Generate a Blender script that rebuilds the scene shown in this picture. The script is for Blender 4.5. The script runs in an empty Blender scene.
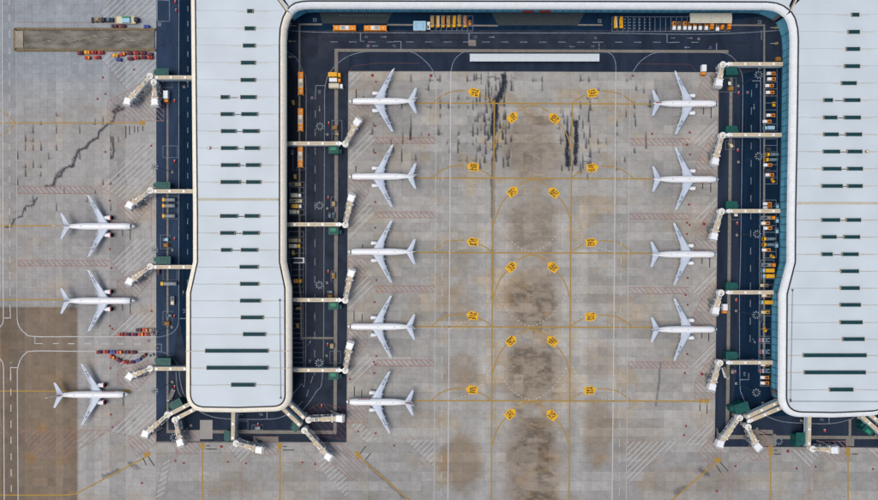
import bpy, math, random
import numpy as np
from mathutils import Vector
random.seed(7)
S = 0.58          # metres per photo pixel on the ground
H = 340.0         # camera height
CX, CY = 439.0, 250.0
scene = bpy.context.scene
col = scene.collection
# ------------------------------------------------------------------ camera, sky, sun, exposure
cam = bpy.data.cameras.new('camera'); cam.sensor_width = 36.0
cam.lens = 36.0 * H / (878 * S); cam.clip_start = 1.0; cam.clip_end = 20000
camo = bpy.data.objects.new('camera', cam); camo.location = (0, 0, H); col.objects.link(camo)
scene.camera = camo
SUN_EL, SUN_AZ = 68.0, 250.0      # elevation, compass-like azimuth the light comes from
world = bpy.data.worlds.new('World'); scene.world = world; world.use_nodes = True
wn = world.node_tree.nodes; wl = world.node_tree.links
sky = wn.new('ShaderNodeTexSky'); sky.sky_type = 'NISHITA'; sky.sun_disc = False
sky.sun_elevation = math.radians(SUN_EL); sky.sun_rotation = math.radians(SUN_AZ)
sky.air_density = 1.0; sky.dust_density = 4.0; sky.ozone_density = 1.0
wn['Background'].inputs['Strength'].default_value = 0.12
wl.new(sky.outputs['Color'], wn['Background'].inputs['Color'])
sun = bpy.data.lights.new('sun', 'SUN'); sun.energy = 1.4; sun.angle = math.radians(45); sun.color = (0.98, 0.95, 0.85)
suno = bpy.data.objects.new('sun', sun); col.objects.link(suno)
_el, _az = math.radians(SUN_EL), math.radians(SUN_AZ)
_dir = Vector((math.sin(_az) * math.cos(_el), math.cos(_az) * math.cos(_el), math.sin(_el)))
suno.rotation_euler = _dir.to_track_quat('Z', 'Y').to_euler(); suno.location = (0, 0, 200)
vs = scene.view_settings; vs.view_transform = 'Standard'; vs.look = 'None'; vs.gamma = 1.0; vs.exposure = 0.06
vs.use_curve_mapping = False
# ------------------------------------------------------------------ helpers
def P(px, py, z=0.0):
    k = S * (H - z) / H
    return ((px - CX) * k, (CY - py) * k, z)
def lin(c):
    return tuple(((x / 255) / 12.92 if x / 255 <= 0.04045 else (((x / 255) + 0.055) / 1.055) ** 2.4) for x in c)
MATS = {}
def mat(name, rgb, rough=0.6, var=0.10, scale=0.8, metal=0.0, bump=0.0, spec=0.4, stretch=(1, 1, 1), detail=4.0, coat=0.0):
    if name in MATS: return MATS[name]
    m = bpy.data.materials.new(name); m.use_nodes = True
    n, l = m.node_tree.nodes, m.node_tree.links
    b = n['Principled BSDF']; c = lin(rgb)
    b.inputs['Roughness'].default_value = rough; b.inputs['Metallic'].default_value = metal
    b.inputs['Specular IOR Level'].default_value = spec
    if name.startswith('asphalt'): b.inputs['Specular IOR Level'].default_value = 0.1
    if coat: b.inputs['Coat Weight'].default_value = coat
    geo = n.new('ShaderNodeNewGeometry'); mp = n.new('ShaderNodeMapping')
    mp.inputs['Scale'].default_value = stretch
    l.new(geo.outputs['Position'], mp.inputs['Vector'])
    t = n.new('ShaderNodeTexNoise'); t.inputs['Scale'].default_value = scale; t.inputs['Detail'].default_value = detail
    l.new(mp.outputs['Vector'], t.inputs['Vector'])
    r = n.new('ShaderNodeValToRGB')
    lo = tuple(max(0, x * (1 - var)) for x in c); hi = tuple(min(1, x * (1 + var)) for x in c)
    r.color_ramp.elements[0].position = 0.3; r.color_ramp.elements[1].position = 0.7
    r.color_ramp.elements[0].color = (*lo, 1); r.color_ramp.elements[1].color = (*hi, 1)
    l.new(t.outputs['Fac'], r.inputs['Fac']); l.new(r.outputs['Color'], b.inputs['Base Color'])
    if bump:
        bp = n.new('ShaderNodeBump'); bp.inputs['Strength'].default_value = bump; bp.inputs['Distance'].default_value = 0.05
        l.new(t.outputs['Fac'], bp.inputs['Height']); l.new(bp.outputs['Normal'], b.inputs['Normal'])
    MATS[name] = m
    return m
def attr_mat(name, attr, rough=0.85):
    m = bpy.data.materials.new(name); m.use_nodes = True
    n, l = m.node_tree.nodes, m.node_tree.links; b = n['Principled BSDF']
    b.inputs['Roughness'].default_value = rough; b.inputs['Specular IOR Level'].default_value = 0.25
    a = n.new('ShaderNodeAttribute'); a.attribute_name = attr
    geo = n.new('ShaderNodeNewGeometry')
    t = n.new('ShaderNodeTexNoise'); t.inputs['Scale'].default_value = 0.9; t.inputs['Detail'].default_value = 8; t.inputs['Roughness'].default_value = 0.7
    l.new(geo.outputs['Position'], t.inputs['Vector'])
    mr = n.new('ShaderNodeMapRange'); mr.inputs['From Min'].default_value = 0.25; mr.inputs['From Max'].default_value = 0.75
    mr.inputs['To Min'].default_value = 0.86; mr.inputs['To Max'].default_value = 1.13
    l.new(t.outputs['Fac'], mr.inputs['Value'])
    mx = n.new('ShaderNodeVectorMath'); mx.operation = 'SCALE'
    l.new(a.outputs['Color'], mx.inputs[0]); l.new(mr.outputs['Result'], mx.inputs['Scale'])
    l.new(mx.outputs['Vector'], b.inputs['Base Color'])
    bp = n.new('ShaderNodeBump'); bp.inputs['Strength'].default_value = 0.2; bp.inputs['Distance'].default_value = 0.02
    l.new(t.outputs['Fac'], bp.inputs['Height']); l.new(bp.outputs['Normal'], b.inputs['Normal'])
    MATS[name] = m
    return m

def paint_mat(name, rgb, under, wear=0.45, scale=0.6):
    """worn road paint: paint colour broken by the colour of the surface underneath"""
    m = bpy.data.materials.new(name); m.use_nodes = True
    n, l = m.node_tree.nodes, m.node_tree.links; b = n['Principled BSDF']
    b.inputs['Roughness'].default_value = 0.75
    geo = n.new('ShaderNodeNewGeometry')
    t = n.new('ShaderNodeTexNoise'); t.inputs['Scale'].default_value = scale; t.inputs['Detail'].default_value = 10; t.inputs['Roughness'].default_value = 0.75
    l.new(geo.outputs['Position'], t.inputs['Vector'])
    mr = n.new('ShaderNodeMapRange'); mr.inputs['From Min'].default_value = 0.42; mr.inputs['From Max'].default_value = 0.72
    mr.inputs['To Min'].default_value = wear * 0.25; mr.inputs['To Max'].default_value = min(1, wear * 1.6)
    l.new(t.outputs['Fac'], mr.inputs['Value'])
    mx = n.new('ShaderNodeMix'); mx.data_type = 'RGBA'
    mx.inputs['A'].default_value = (*lin(rgb), 1); mx.inputs['B'].default_value = (*lin(under), 1)
    l.new(mr.outputs['Result'], mx.inputs['Factor']); l.new(mx.outputs['Result'], b.inputs['Base Color'])
    MATS[name] = m
    return m

class MB:
    def __init__(s): s.v = []; s.f = []; s.mi = []; s.mats = []; s.smooth = []
    def m(s, mt):
        if mt not in s.mats: s.mats.append(mt)
        return s.mats.index(mt)
    def add(s, vs_, fs, mt, smooth=False):
        o = len(s.v); s.v += [tuple(map(float, p)) for p in vs_]; i = s.m(mt)
        for f in fs: s.f.append(tuple(o + k for k in f)); s.mi.append(i); s.smooth.append(smooth)
        return s
    def box(s, c, d, mt, rz=0.0, ts=(1, 1), tx=0.0):
        cx, cy, cz = c; hx, hy, hz = d[0] / 2, d[1] / 2, d[2] / 2
        ca, sa = math.cos(rz), math.sin(rz); vv = []
        for z, kx, ky, ox in ((-hz, 1, 1, 0), (hz, ts[0], ts[1], tx)):
            for x, y in ((-hx, -hy), (hx, -hy), (hx, hy), (-hx, hy)):
                x2, y2 = x * kx + ox, y * ky
                vv.append((cx + x2 * ca - y2 * sa, cy + x2 * sa + y2 * ca, cz + z))
        return s.add(vv, [(3, 2, 1, 0), (4, 5, 6, 7), (0, 1, 5, 4), (1, 2, 6, 5), (2, 3, 7, 6), (3, 0, 4, 7)], mt)
    def prism(s, poly, z0, z1, mt, sc=1.0):
        n = len(poly); cx = sum(p[0] for p in poly) / n; cy = sum(p[1] for p in poly) / n
        a = sum(poly[i][0] * poly[(i + 1) % n][1] - poly[(i + 1) % n][0] * poly[i][1] for i in range(n))
        if a < 0: poly = poly[::-1]
        vv = [(p[0], p[1], z0) for p in poly] + [(cx + (p[0] - cx) * sc, cy + (p[1] - cy) * sc, z1) for p in poly]
        return s.add(vv, [tuple(range(n))[::-1], tuple(range(n, 2 * n))] + [(i, (i + 1) % n, n + (i + 1) % n, n + i) for i in range(n)], mt)
    def loft(s, rings, mt, caps=True, smooth=True, close=True):
        n = len(rings[0]); vv = [p for r in rings for p in r]; fs = []
        for k in range(len(rings) - 1):
            for i in range(n if close else n - 1):
                j = (i + 1) % n
                fs.append((k * n + i, k * n + j, (k + 1) * n + j, (k + 1) * n + i))
        s.add(vv, fs, mt, smooth)
        if caps and close:
            s.add(rings[0], [tuple(range(n))[::-1]], mt); s.add(rings[-1], [tuple(range(n))], mt)
        return s
    def tube(s, a, b, r0, r1, mt, n=10, caps=True):
        a, b = Vector(a), Vector(b); d = (b - a).normalized()
        u = d.orthogonal().normalized(); w = d.cross(u)
        rr = []
        for p, r in ((a, r0), (b, r1)):
            rr.append([tuple(p + (u * math.cos(t) + w * math.sin(t)) * r) for t in [2 * math.pi * k / n for k in range(n)]])
        return s.loft(rr, mt, caps)
    def bar(s, a, b, w, h, mt):
        a, b = Vector(a), Vector(b); d = b - a; L = Vector((d.x, d.y, 0))
        if L.length < 1e-4: return s.box(((a + b) / 2), (w, w, abs(d.z)), mt)
        L.normalize(); sd = Vector((-L.y, L.x, 0)) * w / 2; up = Vector((0, 0, h / 2))
        vv = [a - sd - up, a + sd - up, a + sd + up, a - sd + up, b - sd - up, b + sd - up, b + sd + up, b - sd + up]
        return s.add(vv, [(0, 3, 2, 1), (4, 5, 6, 7), (0, 1, 5, 4), (1, 2, 6, 5), (2, 3, 7, 6), (3, 0, 4, 7)][:], mt)
    def poly(s, pts, z, mt):
        n = len(pts); a = sum(pts[i][0] * pts[(i + 1) % n][1] - pts[(i + 1) % n][0] * pts[i][1] for i in range(n))
        if a < 0: pts = pts[::-1]
        return s.add([(p[0], p[1], z) for p in pts], [tuple(range(n))], mt)
    def mesh(s, name):
        me = bpy.data.meshes.new(name); me.from_pydata(s.v, [], s.f)
        for mt in s.mats: me.materials.append(mt)
        me.polygons.foreach_set('material_index', s.mi); me.polygons.foreach_set('use_smooth', s.smooth)
        me.update(); return me
    def build(s, name, parent=None):
        return link(name, s.mesh(name), parent)
def link(name, data, parent=None):
    o = bpy.data.objects.new(name, data); col.objects.link(o)
    if parent is not None: o.parent = parent
    return o
def tag(o, label, cat, group=None):
    o['label'] = label; o['category'] = cat
    if group: o['group'] = group
    return o
def struct(o): o['kind'] = 'structure'; return o
def thing(name, loc, rz, label, cat, group=None):
    e = link(name, None); e.location = loc; e.rotation_euler = (0, 0, rz); e.empty_display_size = 0.5
    return tag(e, label, cat, group)
def spawn(name, parts, loc, rz, label, cat, group=None):
    """parts: list of (name, mesh, [(subname, mesh)...])"""
    e = thing(name, loc, rz, label, cat, group)
    for p in parts:
        o = link(p[0], p[1], e)
        for q in (p[2] if len(p) > 2 else []): link(q[0], q[1], o)
    return e
ORD = ['first', 'second', 'third', 'fourth', 'fifth', 'sixth', 'seventh', 'eighth', 'ninth', 'tenth', 'eleventh', 'twelfth', 'thirteenth', 'fourteenth', 'fifteenth', 'sixteenth', 'seventeenth', 'eighteenth']
# ------------------------------------------------------------------ materials
ASPH = (44, 51, 64)
CONC = (156, 151, 141)
M_roof = mat('roof_white', (195, 205, 211), 0.55, 0.06, 0.05, detail=10)
M_rim = mat('rim_cream', (236, 229, 212), 0.5, 0.04, 0.3)
M_rimw = mat('rim_white', (218, 222, 225), 0.5, 0.04, 0.3)
M_gut = mat('gutter_dark', (46, 44, 44), 0.7)
M_deck = mat('roof_deck', (176, 170, 158), 0.8)
M_sky = mat('skylight_glass', (22, 58, 64), 0.6, 0.3, 0.9, spec=.15)
M_skyf = mat('skylight_frame', (40, 78, 82), 0.7, spec=.15)
M_skye = mat('skylight_end', (150, 138, 118), 0.7)
M_glass = mat('facade_glass', (108, 182, 208), 0.12, 0.18, 0.15, spec=0.6)
M_frame = mat('facade_frame', (58, 92, 108), 0.5)
M_wall = mat('wall_grey', (120, 124, 126), 0.7)
M_asph = mat('asphalt', ASPH, 0.95, 0.3, 0.13, bump=0.2, detail=10)
M_asphL = mat('asphalt_lane', (42, 48, 60), 0.9, 0.18, 0.4, bump=0.2, detail=10, stretch=(1, 0.15, 1))
M_asphN = mat('asphalt_blue', (38, 48, 64), 0.95, 0.28, 0.18, bump=0.2, detail=10, stretch=(1, 0.2, 1))
M_asphD = mat('asphalt_dark_blue', (14, 36, 58), 0.95, 0.3, 0.18, bump=0.2, detail=10, stretch=(1, 0.2, 1))
M_asphR = mat('asphalt_ramp', (58, 66, 70), 0.95, 0.18, 0.8, bump=0.2, detail=10)
M_drain = mat('drain_concrete', (122, 117, 109), 0.9, 0.2, 0.5, detail=8)
M_conc2 = mat('concrete_plain', (150, 147, 142), 0.9, 0.12, 0.05, detail=10)
M_joint = mat('joint_sealant', (116, 113, 108), 0.9, 0.2, 0.3)
M_yel = paint_mat('taxi_yellow', (172, 132, 34), (128, 112, 72), 0.5)
M_yelA = paint_mat('sign_yellow', (228, 172, 20), (190, 140, 20), 0.3, 1.5)
M_black = mat('paint_black', (34, 32, 30), 0.8, 0.3, 1.0)
M_whi = paint_mat('white_paint_apron', (192, 194, 197), (158, 156, 153), 0.6)
M_whiT = paint_mat('white_paint_faint', (178, 180, 183), (156, 153, 149), 0.8)
M_whiR = paint_mat('white_paint_road', (132, 142, 156), (62, 70, 82), 0.7)
M_red = paint_mat('red_paint', (146, 86, 80), (148, 136, 130), 0.75)
M_redR = paint_mat('red_paint_road', (110, 50, 52), (62, 54, 60), 0.6)
M_hyd = mat('hydrant_red', (132, 44, 52), 0.6, 0.15)
M_W = mat('paint_gloss_white', (232, 234, 236), 0.3, 0.03, 0.6, coat=0.2)
M_Wg = mat('equipment_white', (222, 222, 220), 0.5, 0.06)
M_wing = mat('wing_grey', (186, 196, 210), 0.35, 0.05, 0.5)
M_dark = mat('dark_window', (24, 30, 40), 0.12, 0.1)
M_tyre = mat('tyre_rubber', (26, 26, 27), 0.85)
M_steel = mat('dark_steel', (74, 80, 86), 0.5, 0.2, 2.0, metal=0.3)
M_grey = mat('light_grey_metal', (150, 156, 160), 0.5, 0.12)
M_lred = mat('livery_red', (196, 60, 56), 0.4)
M_lpale = mat('livery_pale_red', (214, 150, 146), 0.4)
M_lblue = mat('livery_blue', (48, 72, 104), 0.4)
M_dred = mat('engine_lip_red', (130, 34, 44), 0.35)
M_lip = mat('engine_lip_metal', (150, 156, 164), 0.3, metal=0.7)
M_beige = mat('bridge_beige', (192, 176, 148), 0.6, 0.14, 0.5)
M_green = mat('stair_tower_green', (8, 78, 74), 0.55, 0.2, 0.5)
M_greenL = mat('stair_tower_light_green', (40, 128, 96), 0.55, 0.15, 0.5)
M_vy = mat('vehicle_yellow', (226, 166, 18), 0.45, 0.08)
M_vo = mat('vehicle_orange', (228, 138, 24), 0.45, 0.08)
M_vc = mat('vehicle_cream', (206, 196, 168), 0.5, 0.08)
M_vt = mat('vehicle_tan', (156, 138, 108), 0.6, 0.14)
M_vg = mat('vehicle_grey', (128, 136, 144), 0.55, 0.12)
M_vbg = mat('vehicle_blue_grey', (84, 108, 126), 0.55, 0.12)
M_vlb = mat('vehicle_light_blue', (150, 190, 214), 0.5, 0.06)
M_vr = mat('vehicle_red', (184, 52, 40), 0.5, 0.12)
M_vdr = mat('vehicle_dark_red', (122, 40, 38), 0.55, 0.15)
M_vbl = mat('vehicle_blue', (38, 66, 150), 0.5, 0.15)
M_vpu = mat('bags_purple', (66, 44, 84), 0.7, 0.25, 3)
M_vbr = mat('load_brown', (148, 104, 44), 0.8, 0.2, 1.5)
M_vdk = mat('vehicle_dark', (44, 50, 58), 0.6, 0.2)
M_earth = mat('trench_earth', (112, 107, 98), 0.95, 0.5, 0.3, bump=1.0, detail=14, stretch=(.4, 1, 1))
M_timber = mat('trench_board', (118, 104, 78), 0.9, 0.2, 0.8)
M_canopy = mat('canopy_white', (196, 204, 208), 0.5, 0.04)
M_canopyB = mat('canopy_beige', (186, 184, 170), 0.6, 0.06)
M_extg = mat('extinguisher_red', (206, 44, 44), 0.4)
# ------------------------------------------------------------------ ground, apron slabs
g = MB(); g.poly([(-6000, -6000), (6000, -6000), (6000, 6000), (-6000, 6000)], -0.30, mat('far_concrete', (140, 138, 130), 0.95, 0.12, 0.02, detail=10))
struct(g.build('ground'))
def pp(pts): return [P(x, y)[:2] for x, y in pts]
g = MB(); g.box((0, 0, -0.1), (760, 560, 0.2), M_joint)
apron = struct(g.build('apron'))
ROADPOLY = [(156.3, -40), (156.3, 441.3), (346.6, 442), (348.3, 71), (718.9, 72.4), (714.7, 446.6), (960, 448), (960, -40)]
def h2(ix, iy, seed):
    n = (ix.astype(np.int64) * 374761393 + iy.astype(np.int64) * 668265263 + seed * 1274126177) & 0xffffffff
    n = ((n ^ (n >> 13)) * 1274126177) & 0xffffffff
    n = n ^ (n >> 16)
    return (n & 0xffffff) / float(0x1000000)
def vn(x, y, seed=0):
    ix, iy = np.floor(x), np.floor(y); fx, fy = x - ix, y - iy
    fx = fx * fx * (3 - 2 * fx); fy = fy * fy * (3 - 2 * fy)
    a = h2(ix, iy, seed); b = h2(ix + 1, iy, seed); c = h2(ix, iy + 1, seed); d = h2(ix + 1, iy + 1, seed)
    return (a * (1 - fx) + b * fx) * (1 - fy) + (c * (1 - fx) + d * fx) * fy
def fbm(x, y, seed=0, o=4):
    r = 0; a = 0.5; t = 0
    for k in range(o): r = r + a * vn(x * 2 ** k, y * 2 ** k, seed + k); t += a; a *= 0.55
    return r / t
def sm(e0, e1, x):
    t = np.clip((x - e0) / (e1 - e0), 0, 1); return t * t * (3 - 2 * t)
def segd(x, y, a, b):
    dx, dy = b[0] - a[0], b[1] - a[1]; L2 = dx * dx + dy * dy + 1e-9
    t = np.clip(((x - a[0]) * dx + (y - a[1]) * dy) / L2, 0, 1)
    return np.hypot(x - a[0] - t * dx, y - a[1] - t * dy)
rng = random.Random(3)
TICKS = []     # short vertical cracks with a dark foot at slab corners: x, ytop, ybottom, width
for k in range(120):
    x = rng.uniform(372, 640); y = rng.uniform(76, 184)
    if (y > 150 and rng.random() < 0.5) or (506 < x < 560 and y > 100): continue
    x = 345.6 + round((x - 345.6) / 9.35) * 9.35 + rng.uniform(-1.2, 1.2); y = 71.6 + round((y - 71.6) / 8.9) * 8.9
    L = rng.choice([3, 4, 5, 6, 8, 12]); TICKS.append((x, y - L, y, rng.uniform(0.4, .9)))
for k in range(70):
    x = rng.uniform(472, 512); y = rng.uniform(78, 170)
    TICKS.append((x, y - rng.uniform(4, 14), y, rng.choice([.4, .5, .6, 1.2])))
for k in range(45):
    x = rng.uniform(556, 592); y = rng.uniform(110, 172)
    TICKS.append((x, y - rng.uniform(4, 14), y, rng.choice([.4, .5, .6, 1.1])))
for k in range(46):
    x = 18 + round(rng.uniform(0, 110) / 7.75) * 7.75; y = 115 + round(rng.uniform(0, 95) / 8.6) * 8.6
    TICKS.append((x, y - rng.choice([3, 4, 6, 8]), y, rng.uniform(0.4, 0.9)))
TICKS += [(411, 115, 138, .8), (410, 128, 139, .9), (402, 146, 155, .6), (416, 152, 160, .7), (644, 84, 92, .7), (646, 130, 147, 1.), (656, 86, 100, 1.3), (650, 96, 106, 1.4)]
BANDS = [([(504, 76), (502.5, 90), (497, 102)], 4.8, .98), ([(487, 77), (500, 78)], 1.2, .6), ([(488, 80), (489, 96), (492, 108)], 1.6, .7), ([(496, 100), (495, 118), (493, 133)], 5.2, .95),
         ([(493, 133), (495, 150), (493, 160)], 2.6, .8), ([(493, 160), (492.5, 185), (493, 216)], 2.6, .55), ([(492.6, 216), (492, 300)], 1.6, .3),
         ([(567, 132), (567.5, 166)], 3.0, .95), ([(576.5, 122), (576, 150), (575, 165)], 3.2, .95), ([(570, 150), (571, 166)], 1.2, .7),
         ([(493, 128), (488, 140)], 1.6, .7), ([(660, 362), (659, 385), (656, 405)], 1.6, .45),
         ([(5, 227), (12, 226), (14, 219), (22, 216), (25, 207), (33, 205), (37, 198)], 1.3, .8),
         ([(45, 186), (53, 186), (55, 178), (61, 176), (64, 169), (73, 166), (76, 155), (80, 150), (86, 148), (90, 142), (98, 138), (100, 131), (106, 126), (113, 121), (116, 113), (124, 108)], 1.8, .8),
         ([(113, 138), (114, 150), (112, 158)], 1.6, .7), ([(54, 187), (56, 176), (62, 170)], 2.4, .6), ([(74, 160), (79, 150)], 2.6, .6), ([(114, 112), (118, 108)], 4, .8),
         ([(366, 462), (385, 480), (405, 498)], 2.4, .4), ([(104, 476), (112, 474), (118, 470)], 3.5, .5), ([(130, 463), (138, 468)], 3, .45), ([(676, 492), (684, 488)], 4, .4), ([(700, 470), (708, 474)], 3.5, .5)]
BLOTS = [(185, 440, 6, 5, .5), (345, 455, 9, 9, .35), (375, 470, 6, 4, .5), (390, 488, 5, 3, .45), (118, 105, 7, 6, .5), (168, 100, 8, 6, .35), (140, 101, 6, 5, .35), (124, 421, 6, 3, .4), (134, 420, 5, 4, .4),
         (205, 478, 5, 4, .25), (268, 470, 5, 4, .3), (700, 468, 5, 3, .4), (664, 94, 6, 4, .3), (845, 470, 5, 4, .3), (345, 410, 6, 4, .35)]
def concrete_colour(x, y, srow, scol, srnd, srnd2, zone):
    base = np.empty((len(x), 3)); base[:] = lin(CONC)
    left = zone == 0; low = zone == 2
    base[left] = lin((155, 150, 142)); base[low] = lin((149, 145, 137))
    lane = np.where(left, h2(scol, scol * 0 + 5, 11), h2(srow, np.floor(scol / (3 + 6 * h2(srow, srow * 0, 4))), 12))
    k = 1 + np.where(left, .24, .24) * (lane - .5) + 0.10 * (srnd - .5)
    k *= 1 + 0.24 * (fbm(x / 40, y / 30, 21) - .5) + 0.34 * (fbm(x / 5, y / 4, 22) - .5) + .16 * (fbm(x / 1.5, y / 1.2, 23, 2) - .5)
    base *= k[:, None]
    warm = np.array(lin((160, 146, 124))) / np.array(lin(CONC)); brown = np.array(lin((138, 119, 95))) / np.array(lin(CONC))
    def mixin(mask, c): base[:] = base * (1 - mask[:, None] + mask[:, None] * c)
    w = sm(.5, .75, fbm(x / 26, y / 20, 31) + .18 * (srnd2 - .5)) * (~left) * np.where(np.abs(x - 532) < 110, .95, .5)
    mixin(w, warm)
    # worn brown lane between the two taxi lines, one oval per stand pair
    cen = np.zeros(len(x))
    for yc, hh, st in ((152, 46, .8), (228, 40, .75), (302, 42, 1.), (376, 42, 1.), (466, 62, 1.)):
        e = np.hypot((x - 532) / 35, (y - yc) / hh) + .55 * (fbm(x / 14, y / 10, 41) - .5)
        cen = np.maximum(cen, st * sm(1.2, .55, e))
    cen *= ~left
    mixin(cen * .72, brown * 1.07)
    for (xc, yc, rx, ry, a) in ((462, 462, 26, 34, .8), (598, 430, 18, 40, .6), (462, 375, 22, 24, .5), (455, 250, 22, 26, .3), (455, 305, 22, 18, .35), (600, 360, 22, 22, .4), (598, 290, 20, 20, .25), (690, 480, 60, 16, .35), (232, 488, 40, 10, .3),
                             (420, 420, 24, 12, .35), (640, 440, 30, 20, .3)):
        e = np.hypot((x - xc) / rx, (y - yc) / ry) + .4 * (fbm(x / 9, y / 7, 43) - .5)
        mixin(sm(1.1, .6, e) * a * (~left), brown)
    # oil darkened slabs in the lane
    dk = cen * sm(.38, .68, fbm(x / 9, y / 5, 51) * .75 + srnd2 * .25 + .08 * np.sin(y / 11.0)) * sm(.25, .65, fbm(x / 3.5, y / 1.6, 52) + .08)
    dk *= sm(34, 16, np.abs(x - 534)); dk = dk * np.where(y > 290, 1.0, .7)
    base *= (1 - .5 * dk)[:, None]
    # paler blue grey strips beside the taxi lines
    for xc in (485, 503, 562, 582):
        base *= (1 + .14 * sm(9, 2, np.abs(x - xc + (y - 250) * .006)) * sm(180, 240, y) * (~left))[:, None] * np.array([1, 1.01, 1.03])
    # left apron: cool pale top, brown old pavement below
    br = left * sm(-1, 1, 77.5 - x) * sm(-1, 1, y - 307)
    mixin(br, np.array(lin((121, 108, 93))) / np.array(lin((158, 157, 154))) * (1 + .22 * (h2(scol, scol * 0, 61) - .5))[:, None] * (1 + .12 * (srnd2 - .5))[:, None])
    mixin(left * sm(130, 60, y) * .8, np.array([.80, .92, 1.06]))
    mixin(left * sm(.5, .75, fbm(x / 30, y / 24, 62)) * .6 * sm(60, 120, y), warm)
    mixin(left * sm(-1, 1, y - 292) * sm(1, -1, y - 310) * sm(80, 70, x) * .35, np.array([.8, .8, .8]))
    strp = left * sm(60, 110, y) * sm(.55, .7, h2(scol, np.floor(y / 60), 63)) * sm(330, 300, y) * .22
    mixin(strp, np.array([.8, .82, .86]))
    # faded old signs and turning scrapes on the brown pavement
    for (xc, yc) in ((42, 428), (31, 458), (60, 461)):
        e = np.maximum(np.abs((x - xc) * .7 + (y - yc) * .7), np.abs((x - xc) * .7 - (y - yc) * .7))
        mixin(left * sm(5.6, 4.6, e) * (.7 if xc != 60 else .3), np.array([1.22, .98, .55]))
    for (a, b, c_) in (((20, 405), (40, 440), (46, 498)), ((0, 432), (30, 455), (44, 498)), ((62, 405), (44, 430), (20, 440)), ((52, 420), (70, 450), (78, 470)), ((34, 420), (30, 445), (50, 462)), ((20, 462), (30, 440), (44, 428)), ((66, 455), (60, 480), (62, 499)), ((0, 425), (18, 445), (30, 458))):
        for i in range(8):
            t0, t1 = i / 8, (i + 1) / 8
            q = lambda t: ((1 - t) ** 2 * a[0] + 2 * t * (1 - t) * b[0] + t * t * c_[0], (1 - t) ** 2 * a[1] + 2 * t * (1 - t) * b[1] + t * t * c_[1])
            mixin(left * sm(.9, .2, segd(x, y, q(t0), q(t1))) * .28, np.array([1.35, 1.3, 1.25]))
    # darker, slightly bluer soft ellipses on the stands around each parked aircraft
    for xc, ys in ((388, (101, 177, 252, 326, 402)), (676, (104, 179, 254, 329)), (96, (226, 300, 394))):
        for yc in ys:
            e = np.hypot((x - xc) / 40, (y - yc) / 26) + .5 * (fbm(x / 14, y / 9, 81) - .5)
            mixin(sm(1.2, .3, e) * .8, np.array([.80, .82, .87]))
    # cracks and tar
    tar = np.array(lin((34, 40, 52)))
    tm = np.zeros(len(x))
    jx = (fbm(x / 3, y / 9, 71) - .5) * 3.4; jy = (fbm(x / 3 + 50, y / 3, 72) - .5) * 3; br2 = .6 * fbm(x / 1.3, y / 6, 73) + .4 * fbm(x / 2, y / 1.4, 75)
    for pts, wd, a in BANDS:
        d = np.full(len(x), 99.0)
        x0 = min(p[0] for p in pts) - 12; x1 = max(p[0] for p in pts) + 12; y0 = min(p[1] for p in pts) - 12; y1 = max(p[1] for p in pts) + 12
        ii = np.nonzero((x > x0) & (x < x1) & (y > y0) & (y < y1))[0]
        if not len(ii): continue
        dd = np.full(len(ii), 99.0)
        for p, q in zip(pts, pts[1:]): dd = np.minimum(dd, segd(x[ii] + jx[ii] * min(1, wd / 2.5), y[ii] + jy[ii], p, q))
        tm[ii] = np.maximum(tm[ii], min(1, a * 1.1) * sm(wd * .95, wd * .4, dd + (br2[ii] - .5) * wd * 1.1) * sm(.30, .5, br2[ii] + .14))
    for (tx, t0, t1, wd) in TICKS:
        ii = np.nonzero((np.abs(x - tx) < 5) & (y > t0 - 1) & (y < t1 + 1.5))[0]
        if not len(ii): continue
        f = np.clip((y[ii] - t0) / (t1 - t0), 0, 1)
        a = .95 * sm(wd * (.5 + 1.1 * f), wd * .2 * f, np.abs(x[ii] + jx[ii] * .15 - tx)) * sm(-.3, .6, f)
        a = np.maximum(a, .55 * sm(2.6, .8, np.abs(x[ii] - tx - (2 if int(tx * 7) % 2 else -2))) * sm(.8, .2, np.abs(y[ii] - t1)) * (int(tx * 13 + t1) % 3 == 0))
        tm[ii] = np.maximum(tm[ii], a)
    for (xc, yc, rx, ry, a) in BLOTS:
        e = np.hypot((x - xc) / rx, (y - yc) / ry)
        tm = np.maximum(tm, a * sm(1.2, .2, e) * sm(.42, .62, .5 * fbm(x / 3, y / 2.5, 74) + .5 * fbm(x / 1.1, y / 1.0, 76)))
    base[:] = base * (1 - tm[:, None]) + tar * tm[:, None]
    return np.clip(base, 0.01, .75)
def inpoly(x, y, poly):
    r = False; n = len(poly)
    for i in range(n):
        (x1, y1), (x2, y2) = poly[i], poly[(i + 1) % n]
        if (y1 > y) != (y2 > y) and x < (x2 - x1) * (y - y1) / (y2 - y1) + x1: r = not r
    return r
slabs = []
def add_zone(x0, x1, y0, y1, w, h, zone):
    r = 0; y = y0
    while y < y1:
        c = 0; x = x0
        while x < x1:
            q = [(x, y), (min(x + w, x1), y), (min(x + w, x1), min(y + h, y1)), (x, min(y + h, y1))]
            if not all(inpoly(a, b, ROADPOLY) for a, b in q) and not (17 < x < 148 and 31 < y < 41):
                slabs.append((x, min(x + w, x1), y, min(y + h, y1), r, c, zone))
            c += 1; x += w
        r += 1; y += h
add_zone(156.3 - 7.75 * 32, 156.3, 494.9 - 8.6 * 66, 494.9 + 8.6 * 7, 7.75, 8.6, 0)
add_zone(345.6, 345.6 + 9.35 * 40, 71.6, 71.6 + 8.9 * 41.7, 9.35, 8.9, 1)
add_zone(156.3, 1000, 71.6 + 8.9 * 41.7, 71.6 + 8.9 * 54, 10.6, 9.6, 2)
NS = 8
sa = np.array(slabs, dtype=float); K = len(sa)
gx, gy = np.meshgrid(np.linspace(0, 1, NS + 1), np.linspace(0, 1, NS + 1)); gx = gx.ravel(); gy = gy.ravel(); NV = len(gx)
gap = 0.055
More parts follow.
